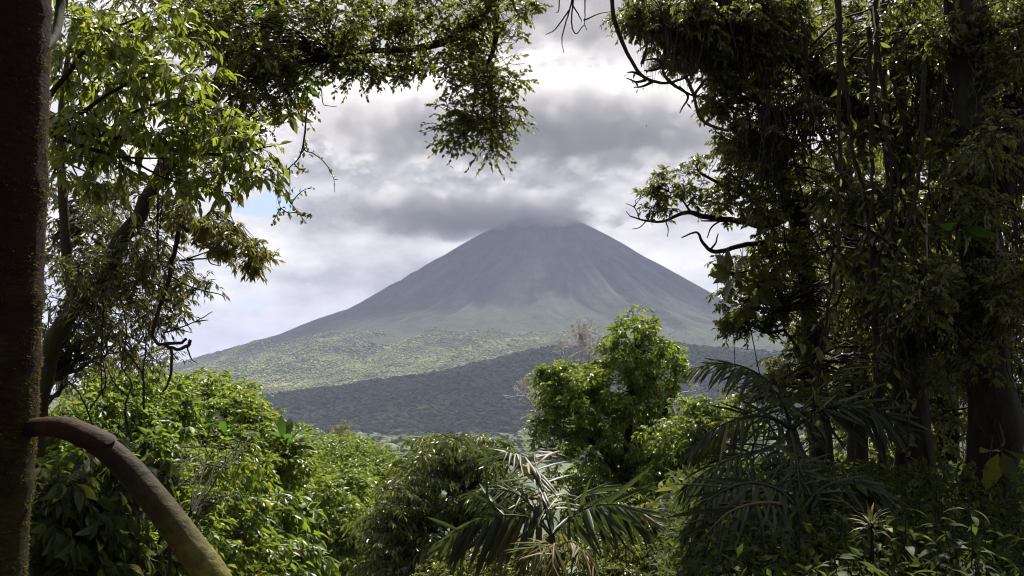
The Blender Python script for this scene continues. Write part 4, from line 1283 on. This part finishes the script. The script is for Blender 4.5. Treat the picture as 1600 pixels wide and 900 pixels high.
palm('feathery palm at the bottom centre with wide curtains of drooping leaflets', (c[0] + .1, c[1] + .2, gz(c[0], c[1])), c,
     [([(862, 838, 12.2), (835, 812, 12.1), (790, 805, 12), (740, 815, 12), (692, 845, 12)], 30, .72, .9, 1.15),
      ([(862, 838, 12.2), (895, 805, 12.1), (940, 788, 12), (990, 795, 12), (1035, 828, 12)], 30, .62, .85, 1.1),
      ([(862, 838, 12.2), (850, 790, 12.3), (835, 740, 12.3), (818, 712, 12.2), (790, 705, 12)], 26, .62, .45, .9),
      ([(862, 838, 12.2), (855, 780, 12.6), (840, 735, 13), (835, 712, 13.3), (845, 700, 13.6)], 22, .6, .35, .9),
      ([(862, 838, 12.2), (830, 790, 12.4), (790, 765, 12.4), (740, 770, 12.4)], 24, .5, .55, .9),
      ([(862, 838, 12.2), (890, 790, 12.8), (925, 765, 13.2), (960, 765, 13.4)], 22, .5, .7, .9)], M_palm, GP, 300)
c = P(868, 858, 11)
palm('small palm with yellowing leaflets at the bottom edge', (c[0] + .05, c[1] + .1, gz(c[0], c[1])), c,
     [([(868, 858, 11), (850, 848, 10.9), (830, 862, 10.8), (812, 900, 10.7)], 20, .38, .5, .8),
      ([(868, 858, 11), (890, 846, 10.9), (915, 862, 10.8), (935, 900, 10.7)], 20, .38, .5, .8),
      ([(868, 858, 11), (866, 850, 10.6), (864, 870, 10.2), (862, 910, 10)], 18, .4, .6, .8)], M_palm_y, GP, 116, .03)


# ---- the dark trees on the right
def drapes(n, x0, x1, y0, y1, d0, d1):
    out = []
    for _ in range(n):
        r = rng.uniform(22, 52)
        out.append((rng.uniform(x0, x1), rng.uniform(y0, y1), rng.uniform(d0, d1), r * rng.uniform(.7, 1.3), r * rng.uniform(.6, 1.1), rng.uniform(.15, .45)))
    return out


def right_tree(name, label, limbs, blobs, sub, sub_r, n_tw, n_lf, length, tpl, lm, droop, r0, group=None, bark=None, shell=.15, extra=None, pieces=0, more=None):
    p = P(*limbs[0][0][0])
    base = (p[0], p[1], gz(p[0], p[1]))
    tr = thing(name, label, 'tree', base, group)
    g = Geo()
    anc = []
    for pth, ra, rb in limbs:
        anc.append(limb(g, pth, ra, rb, 12 + 7 * len(pth), 10, .35))
    part('trunk', g, bark or M_bark, tr)
    g = Geo()
    arrs = []
    for bl_, s_ in [(blobs, sub)] + (more or []):
        arr, tw, cs = crown(bl_, s_, sub_r, n_tw, n_lf, length, tpl, droop, .9, .5, shell)
        connect(g, cs, np.concatenate(anc), .02, .005)
        twig_tubes(g, tw, .0035)
        arrs.append(arr)
    part('branches', g, bark or M_bark, tr)
    add_leaves(tr, cat_arr(*arrs), tpl, lm, pieces)
    return tr, np.concatenate(anc)


GR = 'dark trees of the right-hand forest edge'
t1, a1 = right_tree('forest_tree', 'dark tree whose thick limb slants down from the top into a black trunk', [
    ([(1440, 1000, 9.5), (1432, 780, 9.5), (1424, 600, 9.5), (1415, 420, 9.5), (1408, 290, 9.5), (1402, 205, 9.5), (1396, 80, 9.6), (1390, -80, 9.7)], .19, .10),
    ([(1402, 215, 9.5), (1345, 185, 9.4), (1290, 132, 9.3), (1240, 90, 9.2), (1195, 58, 9.1), (1150, 25, 9), (1090, -30, 8.9)], .12, .085),
    ([(1195, 58, 9.1), (1140, 50, 9.0), (1085, 20, 8.9), (1040, 20, 8.9)], .03, .01),
    ([(1290, 132, 9.3), (1250, 160, 9.1), (1215, 175, 9), (1190, 160, 9)], .03, .01)],
    [(1000, 20, 9, 38, 26, .5), (1060, 25, 9, 50, 40, .6), (1020, 52, 9, 24, 14, .3), (1075, 75, 9, 36, 26, .4), (1110, 60, 9, 40, 40, .5), (1150, 40, 9.2, 60, 50, .6), (1200, 30, 9.4, 70, 50, .7), (1170, 110, 9.3, 50, 40, .5), (1130, 140, 9.1, 26, 40, .3)],
    260, .17, 10, 12, .048, T_small, M_right, .55, .2, GR, more=[([(1280, 30, 9.8, 80, 60, .8), (1370, 40, 10, 90, 70, .9), (1450, 50, 10, 80, 80, .9), (1260, 110, 10, 80, 60, .8), (1350, 130, 10.3, 90, 60, .8), (1210, 150, 10, 60, 50, .6)], 130), (drapes(26, 1180, 1470, 20, 640, 8.4, 9.6), 120)])
# dry strands hanging from the slanting limb
n = 900
k_ = rng.integers(len(a1) // 2, len(a1), n)
p0 = a1[np.clip(k_, 0, len(a1) - 1)] + rng.normal(size=(n, 3)) * np.array([.12, .12, .05])
L = rng.uniform(.12, .65, n)
tt_ = np.linspace(0, 1, 6)
sw = rng.normal(size=(n, 1, 3)) * np.array([.08, .08, 0])
pts_ = p0[:, None] + tt_[None, :, None] * (np.array([0, 0, -1.0]) * L[:, None, None] + sw) + rng.normal(size=(n, 6, 3)) * .012
g = Geo()
tubes(g, pts_, np.linspace(.006, .002, 6)[None], 3)
part('hanging_strands', g, M_dry, t1, 'stuff')

t2, a2 = right_tree('forest_tree', 'tree with thin crooked boughs reaching out over the cone, right side', [
    ([(1300, 1000, 10), (1290, 800, 10), (1275, 600, 10), (1262, 430, 10), (1240, 320, 9.8), (1222, 270, 9.6), (1225, 225, 9.6), (1200, 222, 9.5), (1165, 208, 9.4), (1140, 192, 9.4)], .14, .045),
    ([(1240, 320, 9.8), (1205, 352, 9.6), (1170, 348, 9.5), (1130, 342, 9.5), (1100, 338, 9.5), (1080, 332, 9.5), (1062, 335, 9.5), (1040, 345, 9.5), (1010, 345, 9.5), (985, 338, 9.5)], .04, .006),
    ([(1080, 332, 9.5), (1070, 318, 9.5), (1060, 305, 9.5), (1045, 300, 9.5)], .012, .005),
    ([(1130, 342, 9.5), (1115, 345, 9.5), (1095, 345, 9.5)], .012, .006),
    ([(1250, 370, 9.8), (1200, 378, 9.6), (1165, 382, 9.5), (1130, 392, 9.5), (1110, 390, 9.5), (1098, 378, 9.5), (1088, 362, 9.5), (1065, 372, 9.5)], .03, .006),
    ([(1110, 390, 9.5), (1118, 380, 9.5), (1122, 365, 9.5)], .010, .005),
    ([(1130, 342, 9.5), (1112, 355, 9.5), (1105, 372, 9.5)], .010, .004), ([(1040, 345, 9.5), (1044, 358, 9.5), (1043, 370, 9.5)], .007, .003), ([(1010, 345, 9.5), (1000, 355, 9.5), (988, 358, 9.5)], .006, .003),
    ([(1000, 344, 9.5), (992, 325, 9.5), (978, 318, 9.5)], .006, .003), ([(985, 338, 9.5), (978, 330, 9.5)], .005, .003),
    ([(1170, 348, 9.5), (1150, 320, 9.5), (1135, 290, 9.5)], .012, .004), ([(1262, 430, 10), (1215, 480, 9.6), (1200, 520, 9.5)], .03, .01),
    ([(1240, 320, 9.8), (1180, 310, 9.6), (1130, 290, 9.5), (1095, 270, 9.5), (1088, 258, 9.5)], .03, .006),
    ([(1262, 470, 9.9), (1215, 478, 9.8), (1180, 470, 9.7)], .02, .008)],
    [(1045, 280, 9.5, 34, 18, .3), (1085, 262, 9.5, 22, 20, .25), (1020, 300, 9.5, 20, 14, .2), (1060, 310, 9.5, 40, 12, .3), (1025, 328, 9.5, 28, 12, .2), (1115, 310, 9.5, 36, 22, .3), (1155, 325, 9.5, 40, 24, .35), (1140, 285, 9.5, 28, 24, .3), (1175, 275, 9.5, 36, 40, .35)],
    70, .11, 7, 10, .046, T_small, M_right, .45, .2, GR,
    more=[([(1130, 225, 9.4, 22, 26, .25), (1150, 240, 9.4, 30, 40, .3), (1180, 200, 9.4, 36, 50, .4), (1210, 300, 9.8, 40, 60, .5), (1150, 420, 9.6, 36, 26, .35), (1145, 470, 9.6, 34, 30, .35), (1190, 430, 9.7, 45, 50, .5), (1190, 490, 9.7, 45, 26, .35), (1135, 500, 9.5, 26, 18, .25), (1148, 515, 9.5, 20, 18, .2), (1215, 500, 9.7, 30, 20, .3), (1230, 400, 10, 50, 60, .6)], 200), (drapes(18, 1225, 1340, 230, 720, 8.8, 10.2), 90)])
whorl('epiphyte', 'dark paddle-leaved clump on the tip of the right-hand bough', 'plant', P(1146, 428, 9.1), (-.5, -.3, .1), 12, .22, M_darkleaf, T_big, [P(1180, 420, 9.3), P(1230, 400, 9.7)], spread=(.3, 1.6))
whorl('epiphyte', 'dark paddle-leaved clump lower down behind the bough tip', 'plant', P(1185, 445, 9.1), (-.2, -.4, -.4), 12, .24, M_darkleaf, T_big, [P(1205, 425, 9.3), P(1240, 400, 9.7)], spread=(.3, 1.7))
whorl('epiphyte', 'dark clump of hanging leaves above the thin straight vine', 'plant', P(1160, 478, 9.1), (-.2, -.3, -.8), 11, .2, M_darkleaf, T_big, [P(1180, 450, 9.3), P(1235, 410, 9.7)], spread=(.3, 1.6))

t3, a3 = right_tree('forest_tree', 'thickest black trunk near the right edge with root-like strands', [
    ([(1560, 1100, 8), (1552, 900, 8), (1545, 700, 8), (1540, 520, 8), (1538, 380, 8), (1520, 200, 8.1), (1500, 0, 8.3), (1490, -120, 8.4)], .23, .12),
    ([(1538, 380, 8), (1575, 250, 8.2), (1600, 100, 8.4), (1610, -60, 8.5)], .10, .06),
    ([(1520, 200, 8.1), (1450, 120, 8.6), (1400, 60, 9)], .05, .02), ([(1545, 560, 8), (1500, 520, 7.8), (1480, 500, 7.7)], .06, .02)],
    [(1540, 60, 8.6, 90, 70, .9), (1460, 130, 9, 80, 60, .8), (1570, 170, 8.8, 70, 70, .8), (1480, 220, 9, 70, 60, .7), (1560, 270, 8.8, 60, 60, .7), (1590, 380, 8.6, 40, 80, .6), (1490, 330, 9.2, 60, 60, .7), (1585, 520, 8.8, 40, 80, .6), (1500, 20, 9, 90, 50, .8)] + drapes(26, 1430, 1620, -20, 720, 7.2, 8.6),
    400, .20, 10, 12, .046, T_small, M_right, .55, .25, GR)
n = 420
ii_ = rng.integers(20, len(a3) - 40, n)
p0 = a3[ii_] + rng.normal(size=(n, 3)) * np.array([.10, .10, .1]) - np.array([0, .12, 0])
L = rng.uniform(.15, .6, n)
tt_ = np.linspace(0, 1, 6)
pts_ = p0[:, None] + tt_[None, :, None] * (np.array([0, 0, -1.0]) * L[:, None, None] + rng.normal(size=(n, 1, 3)) * np.array([.06, .06, 0])) + rng.normal(size=(n, 6, 3)) * .01
g = Geo()
tubes(g, pts_, np.linspace(.007, .003, 6)[None], 3)
part('hanging_strands', g, M_dry, t3, 'stuff')

right_tree('forest_tree', 'dim leafy tree closing the gap between the two black trunks', [
    ([(1350, 1000, 12), (1345, 800, 12), (1335, 600, 12), (1330, 420, 12), (1320, 250, 12), (1310, 100, 12.2)], .15, .05), ([(1335, 600, 12), (1400, 480, 12), (1450, 380, 12)], .06, .02), ([(1330, 420, 12), (1270, 330, 12), (1240, 260, 12)], .05, .02)],
    [(1300, 230, 12.5, 80, 60, 1.2), (1290, 330, 12, 70, 60, 1), (1300, 440, 12, 65, 60, 1), (1290, 540, 12, 52, 50, 1), (1360, 300, 12.5, 80, 70, 1.2), (1380, 420, 12.5, 80, 70, 1.2), (1360, 540, 12, 80, 60, 1.1), (1450, 350, 13, 70, 80, 1.2), (1460, 480, 13, 70, 70, 1.2), (1440, 590, 12.5, 80, 60, 1.1), (1540, 450, 13, 80, 90, 1.2), (1530, 600, 12.5, 90, 70, 1.1), (1300, 620, 12, 60, 40, .8), (1265, 480, 11.5, 28, 50, .6), (1255, 560, 11.5, 24, 40, .5)],
    250, .32, 10, 11, .075, T_small, M_right, .7, .2, GR)
right_tree('forest_tree', 'farther dim tree filling the upper right behind the black trunks', [
    ([(1500, 1000, 16), (1480, 700, 16), (1470, 400, 16), (1460, 150, 16), (1450, -50, 16)], .2, .1), ([(1470, 400, 16), (1350, 200, 16), (1250, 80, 16)], .08, .03)],
    [(1250, 60, 16, 110, 80, 2), (1380, 90, 16, 110, 90, 2), (1500, 110, 16, 110, 100, 2), (1590, 200, 16, 80, 120, 2), (1330, 210, 16, 110, 80, 2), (1450, 260, 16, 110, 90, 2), (1560, 350, 16, 100, 100, 2), (1400, 380, 16, 120, 90, 2), (1500, 480, 16, 120, 90, 2), (1340, 480, 16, 90, 80, 2), (1420, 600, 16, 130, 80, 2), (1560, 640, 16, 100, 100, 2), (1340, 640, 16, 90, 70, 2), (1400, 730, 16, 140, 60, 2)],
    220, .5, 9, 11, .115, T_small, M_right, .5, .2, GR)
right_tree('forest_tree', 'leafy tree crowding in at the right edge of the picture', [
    ([(1740, 1000, 11), (1735, 800, 11), (1720, 500, 11), (1700, 250, 11), (1690, 0, 11)], .16, .06), ([(1720, 500, 11), (1800, 350, 11), (1850, 250, 11)], .06, .02)],
    [(1680, 150, 11.5, 110, 110, 1.3), (1700, 380, 11.5, 110, 110, 1.3), (1690, 600, 11.5, 110, 100, 1.3), (1860, 250, 12, 120, 140, 1.5), (1860, 520, 12, 120, 140, 1.5), (1760, 730, 11.5, 140, 60, 1.2), (1950, 700, 12, 120, 90, 1.3)],
    260, .32, 10, 11, .075, T_small, M_right, .6, .2, GR)
for lab, pth, ra in [
    ('slender black trunk forking beside the palm fronds', [(1385, 1000, 8), (1380, 780, 8), (1374, 640, 8), (1366, 480, 8), (1362, 330, 8.1)], .035),
    ('slender leaning trunk crossing the dim trees left of the thickest trunk', [(1452, 900, 8.2), (1450, 760, 8.2), (1440, 670, 8.2), (1425, 600, 8.2), (1415, 540, 8.3)], .03),
    ('ringed slender trunk just right of the forked one', [(1412, 980, 8.4), (1408, 760, 8.4), (1402, 640, 8.4), (1396, 500, 8.5)], .05)]:
    right_tree('slender_tree', lab, [(pth, ra, ra * .6)], [(pth[-1][0], pth[-1][1] - 20, 8.6, 40, 50, .5), (pth[-2][0], pth[-2][1] - 60, 8.6, 45, 45, .4)], 26, .18, 8, 10, .06, T_small, M_darkleaf, .7, 0, 'slender trunks before the dim trees')


# lianas slung between the dark trunks
LX = sorted(rng.uniform(1235, 1590, 11))
NTHL = ['first', 'second', 'third', 'fourth', 'fifth', 'sixth', 'seventh', 'eighth', 'ninth', 'tenth', 'last']
for k_, x0 in enumerate(LX):
    d0 = rng.uniform(7.3, 8.8)
    x1 = x0 + rng.uniform(-130, 130)
    y0, y1 = rng.uniform(-60, 160), rng.uniform(430, 760)
    xm = .5 * (x0 + x1) + rng.uniform(-70, 70)
    pth = [(x0, y0, d0), (.6 * x0 + .4 * xm + rng.uniform(-15, 15), y0 * .7 + y1 * .3, d0), (xm, .45 * y0 + .55 * y1, d0 - .1), (.5 * (xm + x1) + rng.uniform(-20, 20), .2 * y0 + .8 * y1, d0), (x1, y1, d0)]
    liana('liana', 'dark leafy liana slung among the right-hand trees, %s from the left' % NTHL[k_], 'vine', [pth, [pth[2], (xm + rng.uniform(-60, 60), pth[2][1] + 60, d0), (xm + rng.uniform(-90, 90), pth[2][1] + 150, d0)]],
          rng.uniform(.008, .022), .005, M_bark, 'lianas slung among the right-hand trees', (T_lance if k_ % 2 else T_under, M_right, 70, .085), rough=1.4)

# ---- understorey plants with drooping broad leaves, bottom right
def understorey(label, c, n_st, n_lf, length, h, mat, tpl, group):
    b = np.array([c[0], c[1], gz(c[0], c[1])])
    tr = thing('understorey_plant', label, 'plant', b, group)
    g = Geo()
    me = tpl_mesh('leaf', tpl, mat)
    for s_ in range(n_st):
        az = rng.uniform(0, 2 * math.pi)
        lean = np.array([math.cos(az), math.sin(az), 0])
        top = c + lean * rng.uniform(.05, .28) + np.array([0, 0, rng.uniform(-.15, .1)])
        st_ = curve([b, .5 * (b + top) + lean * .04, top], 14)
        tubes(g, st_[None], np.linspace(.006, .003, 14)[None], 5)
        for k in range(n_lf):
            t_ = 1 - .75 * (k / n_lf) * min(1, h / max(.2, top[2] - b[2]))
            i_ = min(int(t_ * 13), 12)
            p = st_[i_] + (st_[i_ + 1] - st_[i_]) * rng.random()
            ph = k * 2.4 + rng.uniform(-.3, .3)
            y = norm(np.array([math.cos(ph), math.sin(ph), rng.uniform(-.35, .3)]))
            R = frames(y[None], (np.array([0, 0, 1.0]) + rng.normal(size=3) * .25)[None])[0]
            q = p + y * length * .2
            tubes(g, np.array([p, .5 * (p + q) + np.array([0, 0, .008]), q])[None], .0025, 3)
            piece('leaf', me, q, R, length * rng.uniform(.7, 1.15), tr)
    part('stem', g, M_bark, tr)
    return tr


GU = 'broad-leaved plants crowding the shaded forest floor'
spots = [(1110, 850, 6.2), (1160, 800, 6.6), (1175, 870, 5.6), (1225, 830, 5.8), (1255, 890, 5.2), (1290, 800, 6.2), (1300, 860, 5.4), (1340, 770, 6.6), (1350, 880, 5.2), (1390, 820, 5.8), (1400, 760, 6.6), (1420, 880, 5.0),
         (1450, 820, 5.6), (1480, 880, 5.0), (1510, 830, 5.4), (1560, 870, 5.0), (1330, 725, 7.2), (1430, 745, 7.0), (1240, 770, 6.8), (1590, 820, 5.4), (1090, 900, 5.8), (1480, 760, 6.6)]
NTH = ['leftmost', 'second from the left', 'third from the left', 'fourth from the left', 'fifth from the left', 'sixth from the left', 'seventh from the left', 'rightmost']
for row, lo_, hi_ in (('back', 0, 790), ('middle', 790, 855), ('front', 855, 999)):
    rs_ = sorted(q for q in spots if lo_ <= q[1] < hi_)
    for k_, (px, py, d) in enumerate(rs_):
        lab = 'drooping broad-leaved plant, %s in the %s row on the shaded forest floor' % (NTH[-1] if k_ == len(rs_) - 1 else NTH[k_], row)
        understorey(lab, P(px, py, d), rng.integers(3, 5), rng.integers(7, 10), rng.uniform(.085, .125), .5, M_under, T_under, GU)
understorey('taller plant with pale backlit leaves in the bottom right corner', P(1545, 810, 5.2), 4, 9, .10, .6, M_under, T_under, None)
whorl('bromeliad', 'spiky yellow-green rosette catching light on the dark forest floor', 'plant', P(1362, 822, 5.6), (0, -.2, 1), 24, .11, M_palm_y, leaf_large(.07, .3, .5), [P(1362, 860, 5.65), P(1364, 960, 5.7)], spread=(.2, 1.5))
whorl('bromeliad', 'strap-leaved tuft perched in the dark trees at upper right', 'plant', P(1385, 150, 8.4), (0, -.3, 1), 18, .26, M_canopy, leaf_large(.07, .3, .5), [P(1390, 175, 8.6), P(1398, 210, 9.2)], spread=(.2, 1.4))
whorl('epiphyte', 'yellow-green long backlit leaves on the thickest trunk at right', 'plant', P(1500, 352, 7.6), (.3, -.3, -.4), 7, .24, M_rosette, T_lance, [P(1510, 345, 7.7), P(1532, 340, 7.9)], spread=(.3, 1.5))
whorl('epiphyte', 'two-toned big leaf drooping at the right edge beside the thickest trunk', 'plant', P(1562, 700, 7.2), (-.3, -.4, -.5), 4, .26, M_under, T_big, [P(1568, 690, 7.4), P(1560, 660, 7.8)], spread=(.5, 1.0))
# low cover on the slope beyond
n = 24000
yy_ = rng.uniform(7, 30, n)
xx_ = yy_ * rng.uniform(.02, .75, n)
pos = np.stack([xx_, yy_, ground_z(xx_, yy_) + rng.uniform(.02, .5, n) ** 1.5], -1)
y = rng.normal(size=(n, 3)) + np.array([0, 0, .2])
g = Geo()
put_leaves(g, T_lance, pos, frames(y, rng.normal(size=(n, 3)) * .4 + np.array([0, 0, 1])), rng.uniform(.10, .26, n) * (.6 + yy_ / 30), rng.random(n))
o = part('ground_cover', g, M_under)
tag(o, 'leafy ground cover on the slope behind the palms', None, None, 'stuff')
# low cover between them
n = 26000
px_, py_ = rng.uniform(1020, 1900, n), rng.uniform(720, 1000, n)
dd_ = np.interp(py_, [720, 1000], [8.5, 4.9]) * rng.uniform(.85, 1.25, n)
pos = np.array([P(a, b_, c_) for a, b_, c_ in zip(px_, py_, dd_)])
gzv = ground_z(pos[:, 0], pos[:, 1])
pos[:, 2] = np.clip(pos[:, 2], gzv + .03, gzv + .75)
y = rng.normal(size=(n, 3)) + np.array([0, 0, -.3])
g = Geo()
put_leaves(g, T_small, pos, frames(y, rng.normal(size=(n, 3)) * .4 + np.array([0, 0, 1])), rng.uniform(.04, .10, n), rng.random(n))
o = part('undergrowth', g, M_under)
tag(o, 'tangled dark undergrowth covering the forest floor at the right', None, None, 'stuff')

# ---- two far small birds
for lab, q in (('tiny dark bird high in the grey sky right of centre', P(1010, 197, 160)), ('tiny dark bird low in the grey sky under the canopy tip', P(797, 272, 160))):
    tr = thing('bird', lab, 'bird', q)
    g = Geo()
    ax = np.linspace(-1, 1, 9)
    tubes(g, np.stack([q[0] + ax * .13, q[1] + ax * .05, q[2] + 0 * ax], -1)[None], (.045 * np.sqrt(np.maximum(1 - ax ** 2, .02)))[None], 8)
    part('body', g, M_bark, tr)
    for sg in (-1, 1):
        g = Geo()
        xs = np.linspace(0, 1, 6)
        w_ = .09 * (1 - xs ** 2 * .85)
        mid = q + np.stack([xs * .05 - xs ** 2 * .08, sg * xs * .30, .11 * np.sin(xs * 2.2)], -1)
        lead, trail = mid + np.stack([w_ * .5, 0 * w_, 0 * w_], -1), mid - np.stack([w_ * .5, 0 * w_, 0 * w_], -1)
        th_ = np.array([0, 0, .006])
        V = np.concatenate([lead + th_, trail + th_, trail - th_, lead - th_])
        k_ = np.arange(5)
        Fq = np.concatenate([np.stack([a * 6 + k_, a * 6 + k_ + 1, ((a + 1) % 4) * 6 + k_ + 1, ((a + 1) % 4) * 6 + k_], -1) for a in range(4)])
        g.add(V, Fq)
        part('wing', g, M_bark, tr)

# ---- forest that goes on over and behind the viewpoint: unseen, placed to block sky light
def over(name, label, base, clumps, n_sub, length):
    tr = thing(name, label, 'tree', base)
    g = Geo()
    top = np.array(base) + np.array([.3, .2, 7.5])
    an = curve([base, np.array(base) + np.array([.1, 0, 3.5]), top], 30)
    tubes(g, an[None], np.linspace(.26, .12, 30)[None], 10)
    part('trunk', g, M_bark, tr)
    cs = np.concatenate([np.array(c_[:3]) + ball(n_sub) * np.array(c_[3:6]) for c_ in clumps])
    rs = np.full((len(cs), 3), .55)
    tw = twigs_for(cs, rs, 10, 4)
    g = Geo()
    connect(g, cs, an, .02, .008)
    part('branches', g, M_bark, tr)
    add_leaves(tr, leaves_on(tw, 9, length, droop=.5), T_small, M_canopy)


over('forest_tree', 'unseen tree overhanging the viewpoint from the right, placed to block sky light', (3.6, 1.2, gz(3.6, 1.2)), [(3.2, 1.0, 6.2, 2.6, 2.4, 1.2), (5.5, 3.2, 6.4, 2.2, 2.4, 1.4), (1.2, -1.5, 6.2, 2.4, 2.2, 1.1), (6.5, -1, 4.5, 1.6, 2, 2)], 50, .13)
over('forest_tree', 'unseen tree overhanging the viewpoint from behind, placed to block sky light', (-1.5, -5.0, gz(-1.5, -5)), [(-2, -4, 5.8, 3.5, 2.2, 1.6), (2.5, -5.5, 4, 3.5, 1.5, 3.5), (-4.8, -2.5, 3.5, 1.6, 2.6, 3.2), (-1, -6.5, 2.5, 4, 1, 3.5)], 60, .14)
over('forest_tree', 'unseen tree overhanging the viewpoint from the left, placed to block sky light', (-4.5, 1.5, gz(-4.5, 1.5)), [(-4.8, 1.0, 5.5, 2.0, 2.4, 1.6), (-5.5, 2.5, 2.5, 1.2, 2.0, 2.5), (-2, 0, 6.5, 2, 1.8, .9)], 80, .13)
#MARK_END
